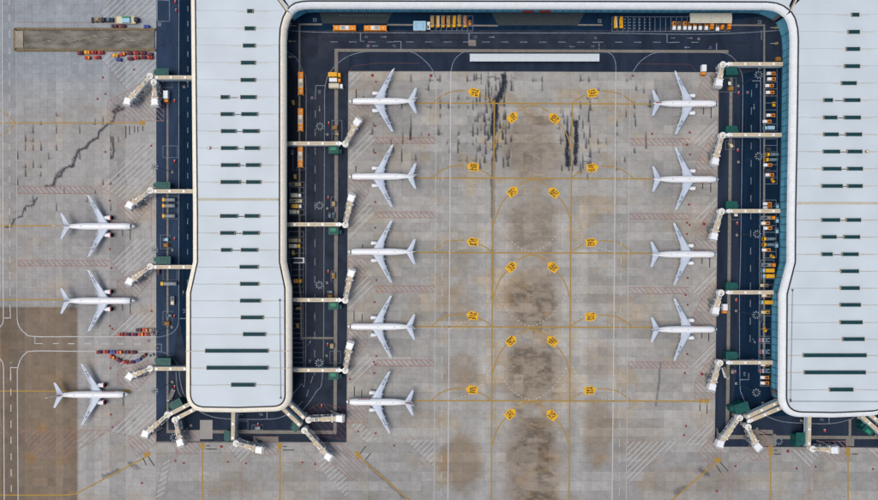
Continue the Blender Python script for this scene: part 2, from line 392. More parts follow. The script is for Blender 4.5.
X = (sa[:, 0:1] + gap) + (sa[:, 1:2] - sa[:, 0:1] - 2 * gap) * gx[None]; Y = (sa[:, 2:3] + gap) + (sa[:, 3:4] - sa[:, 2:3] - 2 * gap) * gy[None]
rep = lambda a: np.repeat(a, NV)
srow, scol, zone = rep(sa[:, 4]), rep(sa[:, 5]), rep(sa[:, 6])
sr1 = h2(srow + zone * 100, scol, 1); sr2 = h2(srow + zone * 100, scol, 2)
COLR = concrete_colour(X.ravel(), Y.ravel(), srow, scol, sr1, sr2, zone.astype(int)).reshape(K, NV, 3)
zoff = (h2(sa[:, 4] + sa[:, 6] * 100, sa[:, 5], 9) * 0.006)
WX = (X - CX) * S; WY = (CY - Y) * S
ii = np.arange((NS + 1) * (NS + 1)).reshape(NS + 1, NS + 1)
quad = np.stack([ii[:-1, :-1], ii[1:, :-1], ii[1:, 1:], ii[:-1, 1:]], -1).reshape(-1, 4)
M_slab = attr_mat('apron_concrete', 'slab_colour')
def slab_mesh(name, idx):
    n = len(idx); co = np.empty((n, NV, 3)); co[..., 0] = WX[idx]; co[..., 1] = WY[idx]; co[..., 2] = (0.03 + zoff[idx])[:, None]
    me = bpy.data.meshes.new(name)
    fs = (quad[None] + (np.arange(n) * NV)[:, None, None]).reshape(-1, 4)
    me.vertices.add(n * NV); me.vertices.foreach_set('co', co.ravel().astype(np.float32))
    me.loops.add(fs.size); me.loops.foreach_set('vertex_index', fs.ravel().astype(np.int32))
    me.polygons.add(len(fs)); me.polygons.foreach_set('loop_start', (np.arange(len(fs)) * 4).astype(np.int32))
    a = me.attributes.new('slab_colour', 'FLOAT_COLOR', 'POINT')
    cc = np.ones((n * NV, 4), np.float32); cc[:, :3] = COLR[idx].reshape(-1, 3); a.data.foreach_set('color', cc.ravel())
    me.materials.append(M_slab); me.update(calc_edges=True); me.validate(); return me
dist = np.hypot((sa[:, 0] + sa[:, 1]) / 2 - 525, ((sa[:, 2] + sa[:, 3]) / 2 - 255) * 1.2) + (sa[:, 6] != 1) * 1e4
order = np.argsort(dist); near, far = order[:300], order[300:]
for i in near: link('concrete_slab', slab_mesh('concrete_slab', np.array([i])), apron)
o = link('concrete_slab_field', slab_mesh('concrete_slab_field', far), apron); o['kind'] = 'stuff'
# ------------------------------------------------------------------ asphalt
ZR, ZP, ZM = 0.060, 0.066, 0.080
def sheet(name, pts, z, mt, parent):
    m = MB(); m.poly(pp(pts), z, mt); return m.build(name, parent)
m = MB()
for q in ([(156.3, -40), (156.3, 441.3), (250, 441.6), (250, -40)], [(250, -40), (250, 441.6), (346.6, 442), (348.3, 71), (348.35, -40)], [(348.35, -40), (348.3, 71), (718.9, 72.4), (718.9, -40)], [(718.9, -40), (718.9, 72.4), (714.7, 446.6), (960, 448), (960, -40)]):
    m.poly(pp(q), ZR, M_asph)
road = struct(m.build('service_road'))
for q, mt in (([(179, 0), (195, 0), (195, 405), (179, 318)], M_asphD), ([(156.5, 0), (178.8, 0), (178.8, 318), (168, 400), (156.5, 430)], mat('asphalt_left', (45, 60, 82), 0.95, 0.22, 0.2, bump=.2, detail=10, stretch=(1, .3, 1))),
              ([(719, 74), (740.6, 74), (737.5, 350), (729, 446), (715, 446)], M_asphN), ([(740.8, 74), (800, 60), (795, 415), (729.5, 438), (737.8, 350)], M_asphD),
              ([(606, 34.5), (800, 12), (800, 59), (741, 73), (719.3, 71), (606, 71)], M_asphN), ([(729, 416), (900, 416), (900, 446), (715.2, 446)], M_asphN),
              ([(288, 60), (305.5, 90), (305, 370), (288, 400)], mat('asphalt_bay', (36, 40, 48), 0.9, 0.2, 0.5, detail=10)), ([(318, 34), (334, 34), (334, 49), (318, 60)], M_asphR if 0 else mat('asphalt_patch', (52, 56, 68), 0.9, 0.12, 0.3, detail=10)),
              ([(316, 90), (324, 90), (322.5, 370), (315, 370)], mat('asphalt_strip', (50, 54, 64), 0.9, 0.12, 0.3, detail=10, stretch=(1, .2, 1))),
              ([(300, 8), (790, 9), (790, 30), (300, 30)], M_asphD), ([(349, 53.5), (610, 53.5), (610, 71), (349, 70)], M_asphN), ([(180, 412), (296, 412), (296, 429), (180, 429)], M_asphN)):
    sheet('asphalt_patch', q, ZP + random.uniform(0, .003), mt, road)
for q in ([(318, 8), (394.5, 8), (387, 23.6), (322.5, 23.6)], [(489, 8), (587.3, 8), (578, 25.5), (498, 25.5)]):
    sheet('ramp_apron', q, ZP + .005, M_asphR, road)
for q in ([(298.6, 23.6), (322, 23.6), (322, 25.3), (300.4, 25.3), (300.4, 285), (302, 298), (302.2, 340), (300.6, 340), (300.2, 299), (298.6, 285)],
          [(387.5, 24), (498, 25), (498, 26.6), (387.5, 25.6)], [(578, 24.3), (602.5, 24.3), (602.5, 25.8), (578, 25.8)], [(731, 24.6), (765, 24.6), (765, 372), (762.8, 372), (763.4, 26), (731, 26)],
          [(334.5, 48.8), (728.5, 50.2), (728.5, 53), (338, 51.8), (338, 200), (336.6, 434), (166.6, 433), (166.6, 90), (168.4, 90), (168.4, 430), (333.4, 430.4), (334.4, 200)],
          [(302, 337), (333.5, 337), (333.5, 339), (302, 339)],
          [(729.6, 76), (732.6, 76), (729, 432), (725.6, 432)], [(727, 435), (878, 436), (960, 436), (960, 439), (727, 439)], [(848.6, 419), (851.2, 419), (851.2, 436), (848.6, 436)]):
    sheet('drain_strip', q, ZP + .008, M_drain, road)
for q in ([(200, 420), (212.5, 420), (212.5, 439), (200, 439)], [(745, 429), (773, 430), (773, 435), (745, 435)], [(758, 434), (776, 434), (776, 446), (758, 446)], [(254, 437), (278, 437), (278, 442), (254, 442)], [(178, 430), (200, 430), (200, 441), (178, 441)], [(846, 438), (854, 438), (854, 446), (846, 446)], [(468.5, 40), (476, 40), (476, 46), (468.5, 46)], [(156.3, 0), (157.4, 0), (157.4, 20), (156.3, 20)]):
    sheet('concrete_patch', q, ZP + .010, M_conc2 if q[0][0] < 230 else M_drain, road)
# ------------------------------------------------------------------ painted markings
LIFT = [0]
def lift():
    LIFT[0] = (LIFT[0] + 1) % 31; return LIFT[0] * .0012
def stroke(pts, w, mt, z=ZM, mb=None):
    """ribbon along a pixel polyline"""
    if mb is None: z += lift()
    m = mb or MB(); q = [Vector(P(*p)[:2]) for p in pts]; n = len(q); L = []; R = []
    for i in range(n):
        d = (q[min(i + 1, n - 1)] - q[max(i - 1, 0)]).normalized(); nn = Vector((-d.y, d.x)) * w * S / 2
        L.append(q[i] + nn); R.append(q[i] - nn)
    vv = [(p.x, p.y, z) for p in L] + [(p.x, p.y, z) for p in R]
    m.add(vv, [(n + i, n + i + 1, i + 1, i) for i in range(n - 1)], mt); return m
def curve(pts, n=10):
    """Catmull-Rom through pixel points"""
    o = []; p = [pts[0]] + list(pts) + [pts[-1]]
    for i in range(1, len(p) - 2):
        for k in range(n):
            t = k / n; a, b, c, d = p[i - 1], p[i], p[i + 1], p[i + 2]
            o.append(tuple(.5 * ((2 * b[j]) + (-a[j] + c[j]) * t + (2 * a[j] - 5 * b[j] + 4 * c[j] - d[j]) * t * t + (-a[j] + 3 * b[j] - 3 * c[j] + d[j]) * t ** 3) for j in (0, 1)))
    return o + [pts[-1]]
def dashes(pts, w, on, off, mt, z=ZM, start=0.0):
    m = MB(); d = []; z += lift()
    for a, b in zip(pts, pts[1:]):
        L = math.hypot(b[0] - a[0], b[1] - a[1]); k = max(1, int(L / 0.5))
        for i in range(k): d.append((a[0] + (b[0] - a[0]) * i / k, a[1] + (b[1] - a[1]) * i / k, L / k))
    s_ = start; cur = []
    for x, y, l in d:
        if (s_ % (on + off)) < on: cur.append((x, y))
        elif cur:
            if len(cur) > 1: stroke(cur, w, mt, z, m)
            cur = []
        s_ += l
    if len(cur) > 1: stroke(cur, w, mt, z, m)
    return m
def line(name, pts, w, mt, parent, z=ZM): return stroke(pts, w, mt, z).build(name, parent)
def clip_half(poly, a, b):
    o = []; n = len(poly)
    sd = lambda p: (b[0] - a[0]) * (p[1] - a[1]) - (b[1] - a[1]) * (p[0] - a[0])
    for i in range(n):
        p, q = poly[i], poly[(i + 1) % n]; u, v = sd(p), sd(q)
        if u >= 0: o.append(p)
        if (u >= 0) != (v >= 0):
            t = u / (u - v); o.append((p[0] + (q[0] - p[0]) * t, p[1] + (q[1] - p[1]) * t))
    return o
def ccw(p):
    a = sum(p[i][0] * p[(i + 1) % len(p)][1] - p[(i + 1) % len(p)][0] * p[i][1] for i in range(len(p)))
    return p if a > 0 else p[::-1]
def hatch(poly, ang, sp, w, mt, outline, parent, mo=None, ow=0.5):
    zl = lift(); m = MB(); pl = ccw(list(poly)); a = math.radians(ang); d = (math.cos(a), math.sin(a)); nn = (-d[1], d[0])
    pr = [p[0] * nn[0] + p[1] * nn[1] for p in pl]; k = math.floor(min(pr) / sp) * sp
    while k < max(pr):
        c = (nn[0] * k, nn[1] * k); t0 = sum(p[0] * d[0] + p[1] * d[1] for p in pl) / len(pl)
        q = [(c[0] + d[0] * (t0 + s_ * 300) + nn[0] * e, c[1] + d[1] * (t0 + s_ * 300) + nn[1] * e) for s_, e in ((-1, 0), (1, 0), (1, w), (-1, w))]
        for i in range(len(pl)):
            q = clip_half(ccw(q), pl[i], pl[(i + 1) % len(pl)]) if len(q) > 2 else []
        if len(q) > 2: m.poly(pp(q), ZM + zl, mt)
        k += sp
    if outline: stroke(pl + [pl[0]], ow, mo or mt, ZM + zl + .0005, m)
    if m.v: m.build('hatched_marking', parent)
# yellow taxi lines
ROWS = [103.4, 178.2, 252.7, 326.8, 400.8]
line('taxi_line', [(0, 123), (144, 123)], 1.1, M_yel, apron)
for q in ([(-8, 102), (0, 110.3), (9, 116), (16.5, 123)], [(-8, 142), (0, 135.8), (9, 130), (16.5, 123)]): line('taxi_line', curve(q), .8, M_yel, apron)
for y, x1 in ((225.8, 66), (299.6, 66), (391, 127)): line('taxi_line', [(-40, y), (x1, y)], 1.2, M_yel, apron)
line('taxi_line', curve([(-40, 494.9), (55, 494.9), (72, 494), (82, 490.5), (149, 455.3)]), 1.3, M_yel, apron)
for q in ([(202.5, 443), (202.5, 540)], [(280, 443), (280, 540)], [(357, 455), (409.4, 500), (440, 526)], [(718.2, 460.4), (672, 500), (650, 519)], [(770.6, 446), (770.6, 540)], [(848, 447), (848, 540)]): line('taxi_line', q, 1.3, M_yel, apron)
for q in ([(200.6, 443), (204.6, 443), (204.6, 449), (200.6, 449)], [(278, 443), (282, 443), (282, 449), (278, 449)], [(143, 453.5), (149.5, 451), (151, 455), (145, 458)], [(768.5, 446), (772.6, 446), (772.6, 455), (768.5, 455)], [(846, 447), (850, 447), (850, 456), (846, 456)], [(704.5, 399), (709, 399), (709, 403.2), (704.5, 403.2)], [(140, 121), (145, 121), (145, 125), (140, 125)], [(125, 389), (130, 389), (130, 393), (125, 393)], [(699, 399), (702.5, 399), (702.5, 403), (699, 403)], [(716, 457), (722, 460), (719, 463), (713, 460.5)], [(354, 452), (358, 451), (362, 457), (358, 459)]):
    sheet('stand_mark', q, ZM + .040, M_yel, apron)
for i, y in enumerate(ROWS):
    line('taxi_line', [(414, y - .3), (532, y + .2), (652 if i < 4 else 708, y + (.7 if i < 4 else .4))], 1.25, M_yel, apron)
line('taxi_line', [(494.4, 100), (493.6, 180), (492.6, 260), (491.2, 500), (491, 540)], 1.25, M_yel, apron)
line('taxi_line', [(572.2, 103), (571.4, 180), (570.6, 260), (569.0, 500), (568.8, 540)], 1.25, M_yel, apron)
LS = [(473.8, 92.4), (473, 167), (472.6, 241.8), (472.2, 315.6), (472, 389.7)]
RS = [(592.9, 93.1), (592.4, 167.8), (591.7, 242.5), (591, 316.6), (590, 390.3)]
CLS = [(512.9, 117.2), (512.9, 191.5), (511.7, 266.7), (511.3, 340.7), (510.6, 413.7)]
CRS = [(554, 118.2), (553.4, 192.4), (552.6, 266.9), (552, 340.9), (551.5, 414.7)]
def sign(c, ang, seed):
    """painted house shaped board, point along ang (degrees, photo axes), with rows of black lettering"""
    r = random.Random(seed); a = math.radians(ang); d = (math.cos(a), math.sin(a)); n = (-d[1], d[0])
    T = lambda u, v: (c[0] + d[0] * u + n[0] * v, c[1] + d[1] * u + n[1] * v)
    shape = [T(-5.9, -3.7), T(2.0, -4.5), T(4.4, -2.6), T(6.3, 0), T(4.4, 2.6), T(2.0, 4.5), T(-5.9, 3.7)]
    m = MB(); m.poly(pp(shape), ZM + .042, M_yelA); o = m.build('sign_marking', apron)
    t = MB()
    # three lettering rows, read along the sign's long side
    for row, (v, u0, u1) in enumerate(((-2.3, -4.2, 2.4), (0, -3.4, 2.6), (2.3, -4.2, 2.2))):
        u = u0
        while u < u1:
            w = r.uniform(.75, 1.3)
            for k in range(2):
                hh = r.uniform(.65, 1.0); vv = v + (k - .5) * .9 + r.uniform(-.2, .2)
                if r.random() < .82: t.poly(pp([T(u, vv - hh / 2), T(u + w, vv - hh / 2), T(u + w, vv + hh / 2), T(u, vv + hh / 2)]), ZM + .050 + .002 * k, M_black)
            u += w + r.uniform(.1, .45)
    t.build('lettering', o)
for i, y in enumerate(ROWS):
    dl = LS[i][0] - 473.8
    line('taxi_line', curve([(433 + dl, y), (441 + dl, y - 7), (452 + dl, y - 11.6), (464.6 + dl, y - 12.7)]), 1.0, M_yel, apron)
    line('taxi_line', curve([(480 + dl, y - 8.8), (488 + dl, y - 4.8), (494 + dl, y)]), 1.0, M_yel if i % 2 else M_yel, apron)
    dr = RS[i][0] - 592.9
    line('taxi_line', curve([(601 + dr, y - 12), (611 + dr, y - 11.4), (622 + dr, y - 8.6), (634 + dr, y)]), 1.0, M_yel, apron)
    line('taxi_line', curve([(572 + dr, y), (577 + dr, y - 4), (585 + dr, y - 8.4)]), 1.0, M_yel, apron)
    dc = CLS[i][0] - 512.9; yc = CLS[i][1] - 117.2
    xb = 493.9 + dc * .9
    line('taxi_line', curve([(533 + dc * .8, 105 + yc), (526 + dc, 107 + yc), (519 + dc, 111 + yc)]), 1.0, M_yel, apron)
    line('taxi_line', curve([(508 + dc, 121.5 + yc), (502.5 + dc, 128 + yc), (498 + dc, 137 + yc), (xb, 150 + yc)]), 1.0, M_yel, apron)
    line('taxi_line', curve([(533 + dc * .8, 105 + yc), (540 + dc, 107 + yc), (547.5 + dc, 111.5 + yc)]), 1.0, M_yel, apron)
    line('taxi_line', curve([(558 + dc, 122.5 + yc), (563.5 + dc, 129 + yc), (568 + dc, 138 + yc), (571.4 + dc * .9, 150 + yc)]), 1.0, M_yel, apron)
    sign(LS[i], 193 - (3 * i % 7), i); sign(RS[i], -8 + (2 * i % 5), 10 + i); sign(CLS[i], -42, 20 + i); sign(CRS[i], 222, 30 + i)
    if i >= 2:
        for q in ([(496, y - 34), (503, y - 22), (514, y - 9), (531, y - 1), (548, y - 9), (560, y - 22), (567, y - 34)], [(491, y - 34), (484, y - 20), (472, y - 8), (452, y - 1)], [(573, y - 34), (580, y - 20), (590, y - 8), (612, y - 1)]):
            dashes(curve(q), .75, 2.2, 1.7, M_whi).build('dashed_arc', apron)
    elif i == 1:
        for q in ([(438, y + 3), (450, y + 7), (462, y + 8), (485, y + 2)], [(586, y + 4), (598, y + 8), (611, y + 9), (631, y + 3)]): dashes(curve(q), .75, 1.6, 2.0, M_whi).build('dashed_arc', apron)
for q in ([(491, 478), (488, 490), (484, 500)], [(574, 478), (577, 490), (582, 500)]): dashes(curve(q), .5, 2.2, 1.7, M_whiT).build('dashed_arc', apron)
for x0 in (203.5, 278.5, 771.5, 847): dashes(curve([(x0, 484), (x0 + (3 if x0 in (203.5, 771.5) else -3), 492), (x0 + (5 if x0 in (203.5, 771.5) else -5), 502)]), .8, 1.6, 1.2, M_whiT).build('dashed_arc', apron)
# white apron road lines
for q, w, mt in (([(436, 78), (435.6, 200), (434.8, 350), (434, 540)], .8, M_whiT), ([(450.8, 71.5), (450, 200), (449, 350), (447.6, 540)], 1.0, M_whi),
                 ([(615.8, 72.2), (614.8, 200), (613.6, 350), (611.7, 540)], 1.0, M_whi), ([(630.5, 80), (628.8, 200), (627.4, 350), (625.8, 540)], .7, M_whiT),
                 ([(2.3, -40), (2.4, 60), (3.3, 250), (3.4, 318)], 1.0, M_whi), ([(3.7, 370), (4.6, 540)], 1.0, M_whi), ([(16.3, -40), (16.4, 60), (17, 250), (17.2, 318)], .7, M_whiT), ([(17.4, 370), (18.5, 540)], .9, M_whi)):
    line('road_edge_line', q, w, mt, apron)
dashes([(443.4, 76), (442.2, 300), (441.2, 540)], .8, 8, 8.6, M_whiT, start=3).build('dashed_line', apron)
dashes([(622.6, 76), (620.6, 300), (618.8, 540)], .8, 8, 8.6, M_whiT, start=3).build('dashed_line', apron)
dashes([(9.5, -40), (9.7, 200), (10.2, 318)], .9, 7.5, 8.6, M_whi, start=10).build('dashed_line', apron)
dashes([(10.9, 362), (11.6, 540)], .9, 7.5, 8.6, M_whi, start=6).build('dashed_line', apron)
for q in ([(17.2, 318), (19, 326), (25, 333), (34.5, 336.4), (80, 336.6), (156, 336.7)], [(17.4, 370), (20, 361), (25, 354), (34, 351), (80, 351.2), (156, 351.5)], [(3.4, 318), (2.5, 324), (-3, 330)], [(3.7, 370), (2.5, 362), (-3, 356)]): line('road_edge_line', curve(q), .9, M_whi, apron)
dashes([(68, 343.6), (150, 344)], .9, 7, 9.4, M_whi).build('dashed_line', apron)
for q in ([(35, 336), (35, 343.5), (43, 343.5)], [(53, 343.5), (59, 343.5)], [(11, 367.5), (17.4, 367.5)], [(10.5, 318), (10.5, 311)], [(4, 318), (10.5, 318)], [(10.6, 367), (10.6, 381)]): line('stop_bar', q, .8, M_whi, apron)
# road lines on the asphalt
for q in (curve([(287, 30), (300, 31.5), (340, 32.6), (450, 33), (600, 33.2), (690, 34.4), (740, 33), (786, 30)]), curve([(287, 52), (296, 58), (303, 72), (306, 88), (305.8, 200), (305.3, 370), (301, 384), (292.6, 394)]),
          curve([(404.8, 50.6), (380, 50.8), (362, 52.2), (345, 58), (331, 71), (325.2, 87), (324.6, 120), (324, 250), (322.8, 371), (316, 392), (303, 410)]),
          curve([(404.8, 50.6), (416, 54), (428, 64), (434.5, 74), (436, 79)]), curve([(476, 51.2), (464, 52), (454.5, 60), (451, 71)]), curve([(605.5, 51.7), (612, 55), (615.3, 62), (615.9, 72)]), curve([(665, 51.7), (652, 54), (640, 62), (632.5, 73), (630.5, 80)]),
          curve([(715, 51.8), (727, 54), (735, 60), (740, 70), (742.6, 84), (742, 150), (740.6, 250), (739.4, 300), (739.8, 380), (742, 395), (748, 408)]),
          [(178.9, -40), (178.9, 312)], curve([(178.9, 312), (178, 325), (172, 333), (161, 336.7), (156, 336.7)]), curve([(156, 351.5), (164, 352.5), (173, 358), (178.5, 367), (180, 380), (183, 392), (188, 400)]),
          curve([(190, 405), (205, 414), (225, 418.6), (270, 419), (284, 416), (292, 412)]), curve([(764, 415), (780, 421), (800, 423), (830, 423.5), (848, 420), (856, 416)]),
          [(760.6, 78), (760, 200), (758.6, 372)], [(761.4, 30), (761.4, 40)], curve([(158, 0), (169.5, 0.5)]), [(169.5, 0), (169.5, 21.5), (156.5, 21.5)], [(156.5, 0), (156.5, 19)], curve([(176, 372), (178, 390), (186, 404)])):
    line('road_line', q, .7, M_whiR, road)
for q, on, off in (([(315.4, 92), (314.6, 376)], 8, 10.4), ([(188, -40), (187.6, 330)], 6, 9.2), ([(330, 42), (700, 42.4)], 8, 11), ([(751.4, 90), (750, 350)], 7.5, 10), ([(340, 15.6), (388, 15.8)], 1.6, 1.6), ([(313, 376), (306, 398), (296, 408)], 8, 6)):
    dashes(q, .7, on, off, M_whiR).build('dashed_line', road)
for q in ([(360.5, 33), (360.5, 41.4), (364, 41.4)], [(394, 41.6), (401, 41.6), (401, 49.6)], [(469, 33), (469, 42.5)], [(592.5, 42.3), (599, 42.3), (599, 50.4)], [(667, 34), (667, 42.6), (674.5, 42.6)], [(716.5, 43), (716.5, 51.4)], [(315.8, 92), (315.8, 85.6), (325, 85.6)], [(156.5, 344), (161.5, 344), (161.5, 351)], [(180, 318.5), (188, 318.5)], [(740, 379.6), (748.6, 379.6), (748.6, 373)], [(752, 81), (761, 81)], [(829, 415.5), (829, 423.5)], [(267, 411), (267, 419)]):
    line('stop_bar', q, .9, M_whiR, road)
def arrow(x, y, ang, k=1.0):
    a = math.radians(ang); T = lambda u, v: (x + k * (u * math.cos(a) - v * math.sin(a)), y + k * (u * math.sin(a) + v * math.cos(a)))
    m = MB(); m.poly(pp([T(-3, -.3), T(.6, -.3), T(.6, .3), T(-3, .3)]), ZM, M_whiR); m.poly(pp([T(.6, -1.1), T(3, 0), T(.6, 1.1)]), ZM, M_whiR); m.build('road_arrow', road)
def word(x, y, ang, seed):
    r = random.Random(seed); a = math.radians(ang); T = lambda u, v: (x + u * math.cos(a) - v * math.sin(a), y + u * math.sin(a) + v * math.cos(a)); m = MB()
    for i in range(3):
        for k in range(3):
            u, v = (i - 1) * 1.3, (k - 1) * .8
            if r.random() < .75: m.poly(pp([T(u - .5, v - .25), T(u + .5, v - .25), T(u + .5, v + .25), T(u - .5, v + .25)]), ZM, M_whiR)
    m.build('road_lettering', road)
for i, (x, y, a) in enumerate(((384, 37, 0), (375, 46, 180), (492, 37.2, 0), (572, 47, 180), (690, 38.2, 0), (687, 47.4, 180), (319.5, 109, 90), (754, 107, 90), (754, 341, 60), (183, 293, -80), (309.5, 343, -60), (240, 414.5, 180))): arrow(x, y, a)
for i, (x, y, a) in enumerate(((366, 36.8, 0), (394, 46, 0), (475, 37, 0), (593, 46.8, 0), (596, 38, 0), (673, 38.4, 0), (710, 47.6, 0), (319.5, 92, 90), (310, 361, 90), (157, 347.5, 0), (184, 311, 90), (261, 414.5, 0), (822, 419.5, 0), (756.6, 86, 90), (744.5, 374, 90))): word(x, y, a, i)
# parking bays on the asphalt
def bays(x0, y0, x1, y1, n, vertical, w=.45):
    m = MB()
    for i in range(n + 1):
        t = i / n
        if vertical: stroke([(x0 + (x1 - x0) * t, y0), (x0 + (x1 - x0) * t, y1)], w, M_whiR, ZM, m)
        else: stroke([(x0, y0 + (y1 - y0) * t), (x1, y0 + (y1 - y0) * t)], w, M_whiR, ZM, m)
    for q in (([(x0, y0), (x1, y0)], [(x0, y1), (x1, y1)]) if vertical else ([(x0, y0), (x0, y1)], [(x1, y0), (x1, y1)])): stroke(q, w, M_whiR, ZM + .003, m)
    m.build('parking_bay_lines', road)
bays(612, 17, 730, 31.5, 22, True); bays(430.5, 16, 472.8, 31, 8, True); bays(290, 182, 304.2, 215, 6, False); bays(289, 231.5, 303.6, 264, 6, False); bays(291, 264, 303.4, 298, 6, False); bays(290, 304, 303.4, 372, 14, False)
bays(765, 68, 777, 131, 9, False); bays(764, 139, 777, 184, 7, False); bays(763, 200, 776, 258, 9, False); bays(761, 260, 774, 322, 10, False); bays(760, 322, 771, 386, 9, False)
for x in range(625, 655, 5):
    m = MB()
    for k in range(4): m.poly(pp([(x - 1, 19 + k * 3), (x + .6, 19 + k * 3), (x + .6, 20 + k * 3), (x - 1, 20 + k * 3)]), ZM, M_whiR)
    m.build('bay_lettering', road)
for q in ((293, 147, 304.5, 170), (332, 120.4, 342, 141), (331, 197, 337, 207.6), (331, 271, 334.5, 281.5), (163, 196, 177.6, 219), (160.6, 235, 170, 249), (163, 146, 177.5, 157.6), (163, 82, 172.5, 87.6), (330, 351, 340.6, 363), (725.5, 140.6, 734, 149.6), (728, 212, 739.6, 219.6), (163, 311.4, 172.4, 325), (720, 78, 736, 92), (238, 421, 248, 430), (252, 425, 262.8, 430), (163, 265, 177, 280)):
    x0, y0, x1, y1 = q; line('equipment_box_line', [(x0, y0), (x1, y0), (x1, y1), (x0, y1), (x0, y0)], .45, M_whiR, road)
M_rub = mat('tyre_rubber_mark', (28, 32, 40), .95, .3, .6)
for q, w in (([(318, 40), (350, 38), (390, 39.5)], .5), ([(440, 40.4), (452, 39.6), (464, 40.2)], 1.2), ([(352, 58.6), (372, 56.4), (384, 57)], .8), ([(690, 40), (716, 42), (734, 43)], .8), ([(735, 42), (741, 43.4), (746, 43)], 1.4), ([(309.5, 95), (309, 180), (309.4, 280), (308.6, 360)], .5), ([(312.6, 100), (312.2, 200), (311.8, 340)], .5), ([(318.4, 100), (318, 220), (317.4, 350)], .45), ([(746, 100), (745.2, 220), (744, 350)], .5), ([(755, 100), (754.4, 220), (753.4, 350)], .5), ([(183, 40), (183, 200), (182.6, 300)], .5), ([(186, 30), (185.6, 180)], .5), ([(190, 320), (191, 340)], .8), ([(560, 47.6), (610, 47.4), (640, 47.8)], .6), ([(430, 47.2), (470, 47.4)], .7), ([(160, 30), (170, 38), (176, 60)], .5), ([(157, 47), (166, 44), (172, 40)], .5)):
    line('skid_mark', curve(q), w, M_rub, road, ZP + .0125 - .02 if 0 else ZP + .0125)
for (x, y) in ((314.8, 20), (599.6, 21), (759.6, 22.2), (260.4, 441), (159.4, 24.6)):
    c = P(x, y); m = MB(); m.box((c[0], c[1], ZM + .01), (2.0, 2.0, .03), M_whiR); m.box((c[0], c[1], ZM + .025), (1.3, 1.3, .03), M_asphR); m.build('manhole_cover', road)
# hatched areas
for q in ([(99, 12), (110, -2), (155.9, -2), (155.9, 19), (104, 19)], [(99, 57), (108, 52), (155.9, 52), (155.9, 72), (126.5, 89.6)], [(99, 186), (141.4, 143.7), (154.5, 143.7), (154.5, 183), (124, 201)], [(111.5, 262), (132, 239), (154.5, 239), (154.5, 256), (124, 277)],
          [(110, 336), (133, 312.6), (154.5, 312.6), (154.5, 335)], [(112, 353), (154.5, 353), (154.5, 357), (124, 370)], [(109, 431), (135.6, 404), (156, 404), (156, 422), (132, 437)]):
    hatch(q, -43, 4.4, .75, M_whi, False, apron); line('apron_edge_line', q[:2], .4, M_red, apron); line('apron_edge_line', [q[-1], q[0]], .4, M_red, apron)
for q in ([(349, 71.8), (372, 71.8), (349, 92)], [(349, 147), (368, 126), (376, 140), (349, 166)], [(349, 223), (368, 201), (376, 214.5), (349, 241)], [(348.5, 293), (367.5, 275), (375.5, 289), (348.5, 315)], [(348, 369), (367, 350), (375, 363.5), (348, 388)]):
    hatch(q, -45, 4.6, .75, M_whi, True, apron, M_red, .35)
for q in ([(717, 117), (717, 134), (703, 148), (692, 142.5)], [(717, 193), (717, 208), (703, 223), (692, 217)], [(716, 267), (716, 282), (703, 298), (692, 292)], [(715, 341), (715, 356), (701, 371), (690, 366.7)], [(714, 415), (714, 430), (703, 446), (683, 445)], [(627, 441), (679, 441), (627, 484)]):
    hatch(q, -45, 4.2, .75, M_whi, True, apron, M_red, .35)
for q, a in (([(402.5, 439), (434, 439), (434, 466.6)], -45), ([(348, 423), (361.6, 423), (379, 439), (364, 442.5)], -45), ([(225, 444), (241, 444), (252, 452), (241, 463)], -45), ([(299.5, 444.5), (312, 444.5), (348, 478), (348, 498), (319, 498), (319, 466.6)], -40), ([(155, 498), (163, 461), (172, 453), (164, 497)], -30), ([(788, 448), (822, 452), (809, 468)], 45), ([(866, 448), (900, 448), (900, 480)], 45)):
    hatch(q, a, 4.2, .65, M_whi, True, apron, M_red, .35)
for (x0, x1, y0, y1) in ((18.5, 93, 186.5, 193.5), (18.5, 109, 260.3, 266), (376, 436, 137.5, 143.6), (376, 435.5, 212, 217.8), (376, 435, 286, 292), (377, 434.4, 360, 366), (630, 690, 138.6, 145.2), (629.6, 690, 213.4, 219.2), (629, 689, 287.6, 293.6), (628.4, 688, 361.8, 368)):
    hatch([(x0, y0), (x1, y0), (x1, y1), (x0, y1)], 45, 3.6, .7, M_red, True, apron)
hatch([(20, 430.4), (110, 430.4), (66, 457), (36, 457)], -42, 4.2, .6, M_red, True, apron)
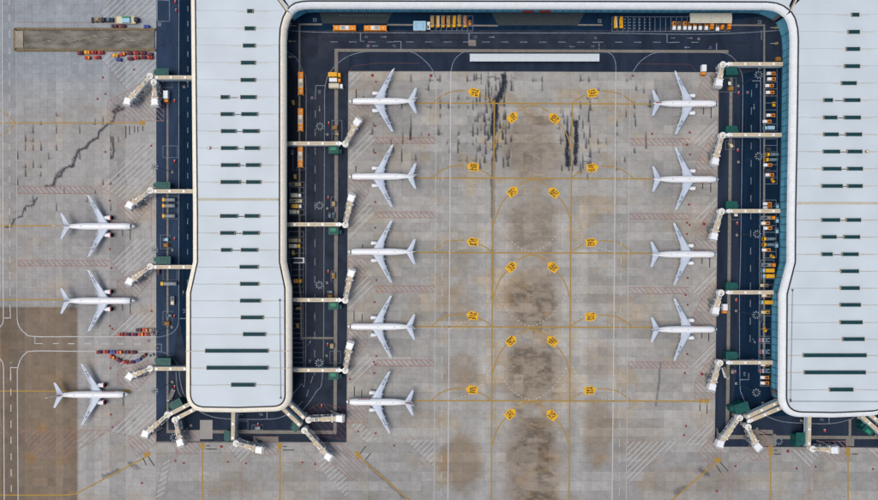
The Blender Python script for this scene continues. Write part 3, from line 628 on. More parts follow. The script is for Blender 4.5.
RED = [[(107.6, 102), (149, 79), (163.7, 91), (163.7, 121), (107.6, 121)], [(117.2, 206), (151.5, 190), (151.5, 204), (135.6, 224), (117.2, 212)], [(117.2, 281), (151.7, 264), (151.7, 280), (135.6, 298), (117.2, 289)], [(117.2, 371.3), (150, 360), (153.5, 372), (137, 389.5), (117.2, 383)],
       [(127.6, 440), (153, 423), (156.3, 443.6), (136.8, 456.7)], [(179, 431), (199.6, 431), (199.6, 454), (176, 454)], [(253.6, 436.7), (278.4, 436.7), (278.4, 454.7), (253.6, 454.7)], [(325, 443.6), (341, 443.6), (365, 465.5), (352.4, 480.4), (327, 463)],
       [(349, 104), (368.5, 106), (368.5, 118), (349, 146)], [(349, 180), (368.5, 182), (368.5, 192), (349, 222)], [(348.6, 256), (367.8, 259), (367.8, 269), (348.6, 292)], [(348, 330), (367.5, 332), (367.5, 342.5), (348, 368)], [(347.4, 404.6), (367.2, 404.6), (367.2, 422.8), (347.4, 422.8)],
       [(698, 88.5), (706, 74), (718.4, 73), (718, 103), (698, 97.6)], [(696, 162), (711, 134.5), (717.5, 134.5), (717.5, 176), (695, 172.5)], [(695, 235.6), (711, 209), (717, 207), (716.5, 251), (694.5, 249.4)], [(694, 313.8), (709, 284), (716, 282), (716, 325), (693.6, 324)], [(695, 381.6), (710, 356), (715.8, 356), (715, 399), (694.5, 399)],
       [(697.5, 454), (713.5, 434), (721, 447), (720.5, 458), (706.7, 467)], [(747, 451.7), (754, 431), (762, 431), (769, 440), (769, 460), (751.6, 460)], [(816, 441), (847, 441), (846, 460), (828, 460)]]
for q in RED: hatch(q, 45, 3.7, .55, M_red, True, apron)
hatch([(306, 411), (320, 403), (346, 408), (346, 440), (318, 436)], 45, 4.4, .45, M_redR, True, road)
for q in ([(348, 72), (354, 66), (378, 63), (420, 63.4)], [(640, 64), (690, 64.4), (696, 72)], [(140, 23), (60, 23), (18, 22.6)], [(151, 204), (151, 240)], [(151, 280), (151, 312)], [(730, 448), (739, 459), (729, 468), (727, 500)], [(748, 455), (733, 467), (731, 500)], [(242, 463), (242, 500)], [(240, 463), (240, 500)], [(808, 468), (808, 500)], [(810, 468), (810, 500)], [(172, 441), (178, 455), (170, 462)], [(341, 443), (366, 468), (362, 474)], [(100, 351.6), (20, 351.4)]): line('red_line', q, .4, M_redR if q[0][1] < 73 and q[0][0] > 300 else M_red, apron)
# stop bars beside the noses
for (x, y, L) in ((122.6, 229.5, 6.5), (130.3, 229, 10.5), (122.6, 304, 6.5), (130.3, 303.4, 10.5), (123.4, 397, 9), (356.3, 89.5, 10), (363.6, 96, 3), (356, 166, 6), (362.6, 244, 4), (354, 311, 10), (362, 314, 7), (354.3, 386, 10), (361.8, 390, 7), (703.5, 107.8, 7), (711, 107.4, 11), (702.6, 183, 6), (710.6, 182.6, 10), (702, 257.6, 6.4), (709.6, 257.6, 10), (701.6, 333, 5.6), (708.6, 333, 8.6), (699.8, 404, 7), (707, 404, 10), (126, 126, 12), (129.6, 126, 9), (134.6, 126, 6.6), (138, 126, 6.6), (143, 126, 5), (203, 447, 0)):
    if L: line('nose_stop_bar', [(x, y), (x, y + L)], .8, M_black, apron)
for q in ([(206, 449), (217, 449)], [(206, 445.6), (210, 445.6)], [(283, 450), (294, 450)], [(283, 446.4), (287, 446.4)], [(143, 458), (146.5, 465)], [(148, 456), (154.5, 466)], [(359, 455), (366, 446)], [(365, 460), (371, 453)], [(716, 465), (721, 472.6)], [(720, 462), (728, 471)], [(774, 454), (781, 454)], [(774, 450), (777, 450)], [(852, 454), (858, 454)]): line('nose_stop_bar', q, .8, M_black, apron)
# hydrant covers
hm = MB(); hm.prism([(math.cos(k * math.pi / 4 + .39) * .62, math.sin(k * math.pi / 4 + .39) * .62) for k in range(8)], 0, .03, M_hyd); hm.prism([(math.cos(k * math.pi / 4) * .42, math.sin(k * math.pi / 4) * .42) for k in range(8)], .03, .045, mat('cover_red', (118, 30, 40)))
hme = hm.mesh('hydrant_cover')
HYD = [(103, 77.5), (105.5, 94), (97.6, 99), (134, 69.5), (105.5, 152), (111, 184), (109.7, 200.5), (110, 249), (111.5, 268), (110, 326), (112.5, 329), (110.5, 368), (151.5, 145.8), (151.7, 311), (111, 414.5), (112.5, 427), (142, 483), (175.3, 460.6), (183.8, 463), (221.5, 446.5), (228, 461.8), (246, 463.3), (302.5, 462.3), (315, 464), (372.5, 75.5), (376, 82), (431, 75.7), (429, 134.8), (375.5, 126), (375.5, 153), (375.3, 202), (375.3, 227.7), (376.4, 280), (374.7, 302), (376.4, 356), (374, 362), (375.8, 364.7), (374.3, 373), (375.7, 433), (394.3, 445.5), (633, 76), (652, 134), (689.7, 132.5), (687, 145), (690, 154.5), (689, 204.6), (687, 222.7), (689.5, 225), (687, 234), (704, 224), (687.6, 278), (685.5, 295), (687.6, 304.7), (687.3, 354), (684.8, 373), (702, 374), (686, 426), (684, 435), (716.6, 491), (735.5, 466), (787.7, 451), (796.5, 468.5), (815.5, 466.6), (873, 469), (350, 379), (358.2, 431.5)]
for i, p in enumerate(HYD):
    o = link('hydrant_cover', hme, apron); o.location = P(p[0], p[1])[:2] + (ZM + .04,); s_ = 1.5 if i in (24, 26, 49, 55, 19, 60) else 1.05; o.scale = (s_, s_, 1)
for (x, y) in ((159.5, 25), (184, 87), (312, 98), (368, 46), (149, 340.8), (698.6, 39), (747.4, 92.4), (437.6, 80)):
    m = MB(); c = P(x, y); m.box((c[0], c[1], ZM + .04), (1.4, 1.4, .02), M_whiR); m.box((c[0], c[1], ZM + .05), (.8, .8, .02), M_hyd); m.build('road_sign_marking', road)
# ------------------------------------------------------------------ terminal
ZH, ZL = 16.0, 13.6
def wpath(pts, z): return [Vector(P(x, y, z)[:2]) for x, y in pts]
def resample(q, step):
    o = [q[0]]; acc = 0.0
    for a, b in zip(q, q[1:]):
        L = (b - a).length; d = step - acc
        while d < L: o.append(a + (b - a) * (d / L)); d += step
        acc = (acc + L) % step if L else acc
    return o
def normals(q, side):
    n = []
    for i in range(len(q)):
        d = (q[min(i + 1, len(q) - 1)] - q[max(i - 1, 0)]).normalized(); n.append(Vector((d.y, -d.x)) * side)
    return n
def rounded(pts, radii):
    o = []; n = len(pts)
    for i, p in enumerate(pts):
        r = radii.get(i, 0)
        if not r: o.append(p); continue
        a, b = Vector(pts[i - 1]), Vector(pts[i + 1]); c = Vector(p)
        t0 = c + (a - c).normalized() * r; t1 = c + (b - c).normalized() * r
        for k in range(13):
            t = k / 12; q = t0 * (1 - t) ** 2 + c * 2 * t * (1 - t) * .94 + t1 * t * t + c * (2 * t * (1 - t) * .06); o.append((q.x, q.y))
    return o
def eaves(path, side, parent, rimmat, tagname='fascia'):
    q = resample(path, .28); n = normals(q, side)
    prof = [(0.0, ZH), (.15, ZH + .12), (.9, ZH + .02), (1.8, ZH - .45), (2.6, ZH - 1.2), (3.05, ZL), (2.9, ZL - .35), (1.5, ZL - .5), (-.7, ZL - .55)]
    m = MB(); rings = []
    for i, (p, nn) in enumerate(zip(q, n)):
        rec = .09 if i % 4 == 0 else 0.0
        rings.append([(p.x + nn.x * (d - rec * (0 < k < 7)), p.y + nn.y * (d - rec * (0 < k < 7)), z - rec * (0 < k < 6)) for k, (d, z) in enumerate(prof)])
    m.loft(rings, rimmat, caps=False, smooth=False, close=False); m.build(tagname, parent)
    q = resample(path, 1.0); n = normals(q, side); m = MB()
    m.loft([[(p.x - nn.x * .85, p.y - nn.y * .85, ZH - .05), (p.x + nn.x * .02, p.y + nn.y * .02, ZH - .06)] for p, nn in zip(q, n)], M_gut, caps=False, smooth=False, close=False); m.build('gutter', parent)
    # glazed wall below
    q = resample(path, 4.35); n = normals(q, side); fr = MB()
    off = -.65
    for i in range(len(q) - 1):
        a = q[i] + n[i] * off; b = q[i + 1] + n[i + 1] * off; na = (n[i] + n[i + 1]).normalized()
        if i % 2 == 0 and i + 2 < len(q):
            b2 = q[i + 2] + n[i + 2] * off; m = MB(); a2 = a + (b2 - a) * .02; b3 = a + (b2 - a) * .98
            for z0, z1 in ((.9, 5.2), (5.4, 9.2), (9.4, 13.0)):
                m.add([(a2.x, a2.y, z0), (b3.x, b3.y, z0), (b3.x, b3.y, z1), (a2.x, a2.y, z1)], [(0, 1, 2, 3)], M_glass)
            m.build('glass_pane', parent)
        p = a + na * .06; fr.box((p.x, p.y, 6.6), (.25, .25, 13.1), M_frame, math.atan2(na.y, na.x))
        for z in (.5, 5.3, 9.3): fr.bar((a.x + na.x * .05, a.y + na.y * .05, z), (b.x + na.x * .05, b.y + na.y * .05, z), .18, .9 if z < 1 else .2, M_frame)
    fr.build('wall_frame', parent)
    m = MB(); q = resample(path, 2.0); n = normals(q, side)
    m.loft([[(p.x + nn.x * (off - .25), p.y + nn.y * (off - .25), 0.0), (p.x + nn.x * (off - .25), p.y + nn.y * (off - .25), ZL)] for p, nn in zip(q, n)], M_wall, caps=False, smooth=False, close=False); m.build('wall', parent)
def clip_band(poly, y0, y1):
    q = clip_half(poly, (-1e4, y0), (1e4, y0)); return clip_half(q, (1e4, y1), (-1e4, y1))
def offset_closed(path, side, d):
    n = normals(path, side); return [p + nn * d for p, nn in zip(path, n)]
def pier(name, label, path_px, side, close_px, sky_list, ylines, joint_y, rim_fn):
    root = thing(name, P(*path_px[len(path_px) // 2], 0)[:2] + (0,), 0, label, 'building')
    root.location = (0, 0, 0)
    path = resample(wpath(path_px, ZH), 1.5)
    rim_fn(root)
    inner = offset_closed(path, side, -.85)
    closing = wpath(close_px, ZH)
    poly = [(p.x, p.y) for p in inner] + [(p.x, p.y) for p in closing]
    poly = ccw(poly)
    m = MB(); n = len(poly)
    m.poly(poly, ZH - .12, M_deck); m.build('roof_deck', root)
    ys = sorted([P(0, y, ZH)[1] for y in ylines] + [P(0, -34, ZH)[1], P(0, 430, ZH)[1]])
    k = 0
    for y0, y1 in zip(ys, ys[1:]):
        q = clip_band(poly, y0 + .09, y1 - .09)
        q = [q[i] for i in range(len(q)) if math.hypot(q[i][0] - q[i - 1][0], q[i][1] - q[i - 1][1]) > .01]
        if len(q) < 3: continue
        q = ccw(q); nq = len(q); m = MB(); ext = max(1.0, y1 - y0)
        zt = lambda p: ZH + .06 + .22 * (p[1] - y0) / ext
        m.add([(p[0], p[1], ZH - .1) for p in q] + [(p[0], p[1], zt(p)) for p in q], [tuple(range(nq, 2 * nq))] + [(i, (i + 1) % nq, nq + (i + 1) % nq, nq + i) for i in range(nq)], M_roof)
        m.build('roof_panel', root); k += 1
    for (x0, x1, y) in sky_list:
        a = P(x0, y, 17); b = P(x1, y, 17); L = b[0] - a[0]; m = MB()
        cx, cy = (a[0] + b[0]) / 2, a[1]
        m.box((cx, cy, 16.55), (L, 1.9, .9), M_skyf); nb = max(2, int(L / 1.25))
        for i in range(nb + 1): m.box((a[0] + L * i / nb, cy, 17.03), (.12, 1.75, .16), M_skyf)
        for e in (a[0] - .18, b[0] + .18): m.box((e, cy, 16.5), (.42, 2.2, .95), M_skye)
        s_ = m.build('skylight', root)
        m = MB(); dz = [(cx - L / 2 + .15, cy - .75, 17.004), (cx + L / 2 - .15, cy - .75, 17.004), (cx + L / 2 - .15, cy + .75, 17.09), (cx - L / 2 + .15, cy + .75, 17.09)]
        m.add(dz, [(0, 1, 2, 3)], M_sky); m.build('skylight_glass', s_)
        # weather streaks on the flashing either side of the skylight
        for e, sg in ((a[0] - .4, -1), (b[0] + .4, 1)):
            ln = random.uniform(4, 9) if L < 30 else random.uniform(8, 14); m = MB()
            m.box((e + sg * ln / 2, cy - .25, 16.34), (ln, .3, .06), M_skyl); m.build('flashing_strip', root)
    for jy in joint_y:
        xs = [p[0] for p in clip_band(poly, P(0, jy, 16.5)[1] - .1, P(0, jy, 16.5)[1] + .1)]
        yy = P(0, jy, 16.5)[1]; m = MB(); m.box(((min(xs) + max(xs)) / 2, yy, 16.34), (max(xs) - min(xs) - .2, 1.3, .12), mat('joint_cover', (190, 184, 168), .7, .1, .5))
        x = min(xs) + .6
        while x < max(xs): m.box((x, yy, 16.42), (.14, 1.3, .08), M_skye); x += 1.2
        m.build('expansion_joint', root)
    return root
M_skyl = mat('flashing', (196, 188, 174), .7, .1, .4)
LP = rounded([(194.6, -34), (194.8, 0), (196.8, 215), (196.8, 262), (189.9, 293), (189.8, 407.4), (238, 408.2), (286, 406.6), (285.7, 288), (280.3, 262), (280.3, 2.6)], {5: 15, 7: 13})
L_top = [(280.3, 2.6), (276.6, -2), (262, -20), (250, -34)]
# the inner corner arc belongs to the pier as far as the joint
corner_L = [(280.3, 40), (281, 28), (283.6, 18), (287.2, 11.2)]
LPp = LP[:-1] + corner_L
SKY_L = [(247.5, 252.3, 10.8), (245, 254.2, 28.2), (243.3, 254.4, 45.4), (241.3, 254.6, 62.5), (241, 254.6, 79.8), (240.7, 255.4, 97), (221, 228.3, 97), (241.7, 256.8, 114), (221, 232.8, 114), (243, 258.3, 131), (221.4, 235, 131), (245, 258.6, 148), (221.4, 236.3, 148), (246.3, 259.5, 165), (221.4, 238.5, 165), (246.5, 260, 182), (221, 239.5, 182), (245, 258.6, 216), (220.5, 236.8, 216), (243, 258.3, 233), (220.7, 234.2, 233), (241.3, 256.8, 250), (221.4, 230.6, 250), (240, 257.2, 267), (240.5, 257.8, 284), (240.5, 259.7, 300.8), (241.2, 262.5, 317.6), (243.4, 264.8, 334.4), (205.5, 267.4, 351), (207, 267.3, 368), (231.5, 254.3, 385)]
YL = [10.8, 28.2, 45.4, 62.5, 79.8, 97, 114, 131, 148, 165, 182, 199.5, 216, 233, 250, 267, 284, 300.8, 317.6, 334.4, 351, 368, 385]
SKY_R = [(852.5, 859, 14.5), (849, 859.5, 31.7), (847, 859.7, 48.8), (845.4, 859.7, 66), (842.3, 856.3, 83), (844.7, 860, 100), (824.5, 832.6, 100), (845, 860.5, 117.4), (824.5, 836.9, 117.4), (846.5, 861.7, 134.3), (824.5, 838.3, 134.3), (848, 862, 151.5), (824, 839.7, 151.5), (848.3, 862.5, 168.7), (823.5, 841, 168.7), (848.5, 862.3, 186), (822.5, 842.4, 186), (847.2, 860.7, 220), (822.5, 839.7, 220), (844.7, 859.7, 237), (822.5, 836.2, 237), (843, 858.3, 254.3), (822.5, 832.3, 254.3), (841.5, 858.5, 271.3), (841.4, 859.3, 288.2), (841, 860.5, 305), (841, 862.3, 322.5), (843.4, 864.3, 339.3), (804, 866.3, 355.5), (805, 865.5, 372.6), (830.3, 853, 389.8)]
YR = [14.5, 31.7, 48.8, 66, 83, 100, 117.4, 134.3, 151.5, 168.7, 186, 203.3, 220, 237, 254.3, 271.3, 288.2, 305, 322.5, 339.3, 355.5, 372.6, 389.8]
pl = pier('terminal_pier', 'long white-roofed terminal pier with rounded end, left of the middle aircraft stands', LPp, 1, [(288, 6.5), (262, -24), (256, -34)], SKY_L, YL, [199.5], lambda r: eaves(wpath(LPp, ZH), 1, r, M_rim))
RPb = rounded([(797.6, 40), (796.6, 120), (794.8, 215), (794.6, 262), (786.4, 294), (785.6, 412.4), (835, 413.2), (886.5, 411), (886.2, 293), (880.5, 262), (880.5, -34)], {5: 17, 7: 15})
corner_R = [(790.8, 12.4), (794.6, 19), (797, 29)]
RP = corner_R + RPb
pr = pier('terminal_pier', 'long white-roofed terminal pier with a teal glass wall, right of the aircraft stands', RP, 1, [(880.5, -34), (806, -34), (800, 0), (792, 8)], SKY_R, YR, [203.3], lambda r: eaves(wpath(RP, ZH), 1, r, M_rimw))
# connecting hall along the top
hall = thing('terminal_hall', (0, 0, 0), 0, 'white terminal hall joining the two piers along the top edge', 'building')
HP = rounded([(287.6, 10.4), (291, 6.6), (296, 3.6), (303, 2.2), (312, 1.8), (560, 2.2), (768, 2.8), (776, 3.8), (783, 6.4), (789.4, 11.2)], {})
HPs = wpath(HP, ZH)
eaves(HPs, 1, hall, M_rimw)
inn = offset_closed(resample(HPs, 2.0), 1, -.85)
poly = ccw([(p.x, p.y) for p in inn] + [P(x, y, ZH)[:2] for x, y in ((789, 6), (806, -34), (262, -34), (289, 6))])
m = MB(); m.poly(poly, ZH - .12, M_deck); m.build('roof_deck', hall)
x = 262
while x < 806:
    q = ccw(poly); a, b = P(x + .08, 0, ZH)[0], P(min(x + 15.6, 806) - .08, 0, ZH)[0]
    q = clip_half(q, (a, 1e4), (a, -1e4)); q = clip_half(q, (b, -1e4), (b, 1e4)) if len(q) > 2 else q
    q = [q[i] for i in range(len(q)) if math.hypot(q[i][0] - q[i - 1][0], q[i][1] - q[i - 1][1]) > .01]
    if len(q) > 2:
        m = MB(); m.prism(q, ZH - .1, ZH + .12, M_roof); m.build('roof_panel', hall)
    x += 15.6
for (a, b) in (((287.4, 10.6), (268, -16)), ((790.4, 11), (806, -22))):
    a, b = P(*a, 16.3), P(*b, 16.3); m = MB(); m.bar((a[0], a[1], 16.3), (b[0], b[1], 16.3), 1.5, .2, M_skyl); m.bar((a[0] - .7, a[1] - .4, 16.35), (b[0] - .7, b[1] - .4, 16.35), .4, .25, M_gut); m.build('expansion_joint', hall)
# thin safety cables on the roofs
for root, q in ((pl, [(279.6, 300), (280.6, 398)]), (pr, [(792.6, 290), (790.6, 400)]), (pr, [(790.6, 401.4), (880, 401.6)])):
    a, b = P(*q[0], 16.6), P(*q[1], 16.6); m = MB(); m.bar(a, b, .18, .1, M_steel)
    for p in (a, b): m.box((p[0], p[1], 16.5), (1.4, .2, .4), M_steel, .7); m.box((p[0], p[1], 16.5), (1.4, .2, .4), M_steel, -.7)
    m.build('safety_cable', root)
for root, (x, y) in ((pl, (208.6, 148)), (pr, (867.4, 151.6))):
    c = P(x, y, 17); m = MB(); m.box((c[0], c[1], 16.7), (1.6, 1.4, 1.0), M_vt); m.box((c[0], c[1], 17.25), (1.0, .9, .2), M_Wg); m.build('roof_vent', root)

for root, lst in ((pl, [(289.6, 25.4, 1), (289.6, 41, 1), (289.6, 56.6, 1)]), (pr, [(777, 27.4, -1), (777, 43.2, -1)])):
    for x, y, s_ in lst:
        c = P(x, y, 1.2); m = MB(); m.box((c[0], c[1], .75), (1.4, 1.2, 1.4), M_vt, ts=(.85, .85)); m.bar((c[0], c[1], .9), (c[0] + s_ * 3.4, c[1], .5), .3, .2, M_grey); m.box((c[0] + s_ * .2, c[1], 1.5), (.6, .6, .3), M_vbr); m.build('wall_equipment', root)
for x in (528, 545):
    c = P(x, 11.8, 5); m = MB(); m.box((c[0], c[1] , 5.0), (6.5, .9, .5), M_vdr); m.box((c[0], c[1] + .3, 5.3), (6.2, .3, .2), M_vr); m.build('door_awning', hall)
# ------------------------------------------------------------------ airliners
def airfoil(yc, z, le, te, th, n=7):
    """closed ring in the plane y = yc (x runs towards the nose, so x = -t)"""
    c = te - le; up = []; lo = []
    for i in range(n):
        f = i / (n - 1); t = th * 5 * (.2969 * math.sqrt(f) - .126 * f - .3516 * f * f + .2843 * f ** 3 - .1015 * f ** 4) * c
        up.append((-(le + f * c), yc, z + t * 1.1)); lo.append((-(le + f * c), yc, z - t * .7))
    return up + lo[::-1][1:-1]
def ring(t, r, zc, n=24, sq=1.0):
    return [(-t, r * math.cos(2 * math.pi * k / n), zc + r * sq * math.sin(2 * math.pi * k / n)) for k in range(n)]
def airliner_parts(stretch=0.0, big=1.0, lip=None, fin_mat=None, letter=None, wing_text=True, tops=1):
    A = stretch / 2
    prof = [(0, .06, 2.95), (.35, .5, 3.0), (1.1, 1.0, 3.15), (2.4, 1.46, 3.36), (4, 1.8, 3.52), (6, 1.95, 3.6), (8, 1.98, 3.62), (14 + A, 1.98, 3.62), (24 + 2 * A, 1.98, 3.62), (27.5 + 2 * A, 1.88, 3.74), (31 + 2 * A, 1.55, 4.05), (34.5 + 2 * A, 1.06, 4.5), (37.4 + 2 * A, .5, 4.86), (38.3 + 2 * A, .16, 4.95)]
    def rad(t):
        for (a, r0, z0), (b, r1, z1) in zip(prof, prof[1:]):
            if a <= t <= b: f = (t - a) / (b - a); return r0 + (r1 - r0) * f, z0 + (z1 - z0) * f
        return prof[-1][1:]
    m = MB(); m.loft([ring(t, r, z) for t, r, z in prof], M_W)
    # belly fairing and small roof aerials
    m.loft([ring(t, r, 2.35, 16, .62) for t, r in ((12.5 + A, .4), (14 + A, 1.7), (20 + A, 1.9), (22 + A, .4))], M_W)
    fus = m.mesh('fuselage'); subs = []
    m = MB()
    for t in (1.55, 1.9):
        pass
    def patch(mb, t0, t1, a0, a1, mt, k=4, off=.025):
        rr = []
        for t in (t0, t1):
            r, z = rad(t); rr.append([(-t, (r + off) * math.cos(a0 + (a1 - a0) * i / k), z + (r + off) * math.sin(a0 + (a1 - a0) * i / k)) for i in range(k + 1)])
        mb.loft(rr, mt, caps=False, close=False)
    for a0, a1 in ((.55, .95), (1.0, 1.52), (1.62, 2.14), (2.19, 2.59)): patch(m, 1.45, 2.25, a0, a1, M_dark)
    subs.append(('cockpit_window', m.mesh('cockpit_window')))
    m = MB()
    for i in range(8):
        t = 7.0 + i * .95
        for a in (.52, math.pi - .52):
            patch(m, t, t + .62, a - .16, a + .16, letter or M_lpale, 2)
    subs.append(('livery_lettering', m.mesh('livery_lettering')))
    m = MB()
    for t in [8 + .78 * i for i in range(int((20 + 2 * A) / .78))]:
        for a in (.12, math.pi - .12): patch(m, t, t + .3, a - .08, a + .08, M_dark, 1, .012)
    subs.append(('cabin_windows', m.mesh('cabin_windows')))
    m = MB()
    for t in [17.5 + A, 19.5 + A][:tops] + [27.0 + 2 * A]:
        r, z = rad(t); m.box((-t, 0, z + r + .18), (.55, .12, .5), M_grey, ts=(.6, 1)); m.box((-t - .5, 0, z + r + .03), (.3, .3, .1), M_dark)
    subs.append(('roof_aerial', m.mesh('roof_aerial')))
    parts = [('fuselage', fus, subs)]
    for s in (1, -1):
        m = MB(); secs = [(0.3, 2.45, 13.0, 20.9, .12), (1.9, 2.6, 14.3, 20.9, .12), (5.4, 2.95, 16.6, 21.15, .11), (11, 3.5, 20.2, 23.2, .10), (17.0, 4.1, 24.0, 25.6, .09)]
        rr = [airfoil(s * y, z, le + A, te + A, th) for y, z, le, te, th in secs]
        if s < 0: rr = [r[::-1] for r in rr]
        m.loft(rr, M_wing); ws = []
        wm = m.mesh('wing')
        m = MB(); rr = [airfoil(s * y, z, le + A, te + A, th) for y, z, le, te, th in ((17.0, 4.1, 24.0, 25.6, .09), (17.45, 4.5, 24.5, 25.85, .08), (17.75, 5.3, 25.1, 26.2, .08), (18.0, 6.6, 26.0, 26.7, .07))]
        if s < 0: rr = [r[::-1] for r in rr]
        m.loft(rr, M_W); ws.append(('winglet', m.mesh('winglet')))
        for (y, t) in ((4.2, 20.6), (8.3, 21.8), (12.2, 23.5)):
            m = MB(); z = 2.4 + y * .1; m.tube((-(t + A - 1.6), s * y, z - .1), (-(t + A + .4), s * y, z + .02), .24, .2, M_wing, 8); m.tube((-(t + A + .4), s * y, z + .02), (-(t + A + 1.3), s * y, z + .1), .2, .04, M_wing, 8); ws.append(('flap_fairing', m.mesh('flap_fairing')))
        if wing_text:
            m = MB(); r = random.Random(int(s + 5))
            for i in range(5):
                y = 10.0 + i * .8; z = 2.45 + .1 * y + .2; xm = -(18.75 + A + (y - 5.4) * .51)
                for k in range(3):
                    if r.random() < .8: m.box((xm + (k - 1) * .42, s * y, z + .05), (.28, .44, .04), M_lblue)
            ws.append(('wing_lettering', m.mesh('wing_lettering')))
        m = MB()
        for y0, y1 in ((2.2, 6.6), (7.0, 11.6), (12.0, 16.2)):
            za = 2.45 + .1 * y0 + .22; zb = 2.45 + .1 * y1 + .16
            te = lambda y: (20.95 + max(0, y - 5.4) * .395) - .95 + A
            m.bar((-te(y0), s * y0, za), (-te(y1), s * y1, zb), .12, .05, M_grey)
        ws.append(('flap_line', m.mesh('flap_line')))
        parts.append(('wing', wm, ws))
        m = MB(); R = 1.1 * big; y = 5.0; z0 = 1.95; f = 13.0 + A - (big - 1) * 2
        L = 3.9 * big
        prof2 = [(0, .86), (.18, .98), (.9, 1.04), (2.2, .98), (L - .5, .78), (L, .66)]
        m.loft([[(-(f + t), s * y + R * r * math.cos(a), z0 + R * r * math.sin(a)) for a in [2 * math.pi * k / 18 for k in range(18)]] for t, r in prof2], M_W, caps=False)
        m.loft([[(-(f + t), s * y + R * r * math.cos(a), z0 + R * r * math.sin(a)) for a in [2 * math.pi * k / 18 for k in range(18)]] for t, r in ((0, .86), (.5, .74), (1.0, .72))], M_dark, caps=False)
        eng = m.mesh('engine'); es = []
        m = MB(); m.loft([[(-(f + t), s * y + R * r * math.cos(a), z0 + R * r * math.sin(a)) for a in [2 * math.pi * k / 18 for k in range(18)]] for t, r in ((.02, .84), (-.03, .9), (.05, .97), (.75 if lip else .3, 1.055))], lip or M_lip, caps=False); es.append(('intake_lip', m.mesh('intake_lip')))
        m = MB(); m.tube((-(f + .9), s * y, z0), (-(f + 1.0), s * y, z0), R * .73, R * .73, M_steel, 18); m.tube((-(f + .5), s * y, z0), (-(f + .95), s * y, z0), .02, .28, M_grey, 10); es.append(('fan', m.mesh('fan')))
        m = MB(); m.tube((-(f + L - .3), s * y, z0), (-(f + L + .9), s * y, z0 + .05), R * .55, R * .22, M_steel, 14); es.append(('exhaust_cone', m.mesh('exhaust_cone')))
        m = MB(); m.add([(-(f + .9), s * y, z0 + R), (-(f + L + 1.4), s * y, z0 + R * .9), (-(f + L + 2.4), s * y, 2.8), (-(f + 2.6), s * y, z0 + R + .35)], [(0, 1, 2, 3)], M_W)
        m.box((-(f + 2.9), s * y, z0 + R * .95), (3.2, .3, .5), M_W, ts=(.8, .6)); es.append(('pylon', m.mesh('pylon')))
        parts.append(('engine', eng, es))
        m = MB(); B = 2 * A; rr = [airfoil(s * y, z, le + B, te + B, .1) for y, z, le, te in ((.3, 4.75, 33.4, 37.6), (7.2, 5.45, 37.9, 39.3))]
        if s < 0: rr = [r[::-1] for r in rr]
        m.loft(rr, M_wing); parts.append(('tailplane', m.mesh('tailplane')))
    B = 2 * A; m = MB(); secs = [(4.6, 32.2, 37.8), (5.6, 33.4, 38.1), (8.5, 35.6, 38.9), (11.9, 38.0, 39.9)]
    rr = []
    for z, le, te in secs:
        f = airfoil(0, 0, le + B, te + B, .1); rr.append([(x, z2, z) for (x, _, z2) in f])
    m.loft(rr, fin_mat or M_W); m.add([(-(28.4 + B), 0, 5.35), (-(33.6 + B), .14, 5.6), (-(33.6 + B), .1, 6.2)], [(0, 1, 2)], M_W); m.add([(-(28.4 + B), 0, 5.35), (-(33.6 + B), -.14, 5.6), (-(33.6 + B), -.1, 6.2)], [(2, 1, 0)], M_W)
    fs = []
    if fin_mat is None and letter is not None:
        for sgn in (1, -1):
            m2 = MB(); m2.add([(-(33.6 + B), sgn * .34, 5.7), (-(37.2 + B), sgn * .27, 5.7), (-(37.9 + B), sgn * .26, 7.6), (-(35.0 + B), sgn * .33, 7.6)], [(0, 1, 2, 3)], M_lred); fs.append(('tail_emblem', m2.mesh('tail_emblem')))
    parts.append(('tail_fin', m.mesh('tail_fin'), fs))
    for (t, y, r) in ((4.2, 0, .34), (19.0 + A, 2.85, .55), (19.0 + A, -2.85, .55)):
        m = MB(); m.tube((-t, y, r), (-t, y, 2.6), .12, .16, M_grey, 8); gm = m.mesh('landing_gear'); m = MB()
        for q in (-.36, .36): m.tube((-t, y + q - .15, r), (-t, y + q + .15, r), r, r, M_tyre, 14)
        parts.append(('landing_gear', gm, [('wheel', m.mesh('wheel'))]))
    return parts
AP_A = airliner_parts(); AP_B = airliner_parts(letter=M_lred, tops=2)
AP_C = airliner_parts(2.4, 1.2, M_dred, letter=M_lpale); AP_D = airliner_parts(2.4, 1.2, M_dred, letter=M_lred)
AP_E = airliner_parts(letter=M_lpale)
GA = 'parked airliners'
for k, (x, y) in enumerate(((349.1, 101.5), (348.5, 176.6), (347.8, 251.7), (347.4, 326.4), (346, 401.6))):
    lab = ['white airliner pointing left, topmost of the five in the column right of the left pier', 'white airliner pointing left, second from the top in the five-aircraft column', 'white airliner pointing left, middle one of the five-aircraft column',
           'white airliner pointing left, fourth from the top in the five-aircraft column', 'white airliner pointing left with red tail emblem, lowest of the five-aircraft column'][k]
    spawn('airliner', AP_B if k == 4 else AP_A, P(x, y, 3.2)[:2] + (.05,), math.pi, lab, 'airplane', GA)
for k, (x, y) in enumerate(((718.7, 103.9), (718.9, 179.4), (717.2, 254.3), (717.5, 329.2))):
    lab = ['white airliner pointing right with red tail emblem, topmost of the four before the right pier', 'white airliner pointing right, second from the top of the four before the right pier', 'white airliner pointing right, third from the top of the four before the right pier', 'white airliner pointing right, lowest of the four before the right pier'][k]
    spawn('airliner', AP_E if k == 0 else AP_A, P(x, y, 3.2)[:2] + (.05,), 0, lab, 'airplane', GA)
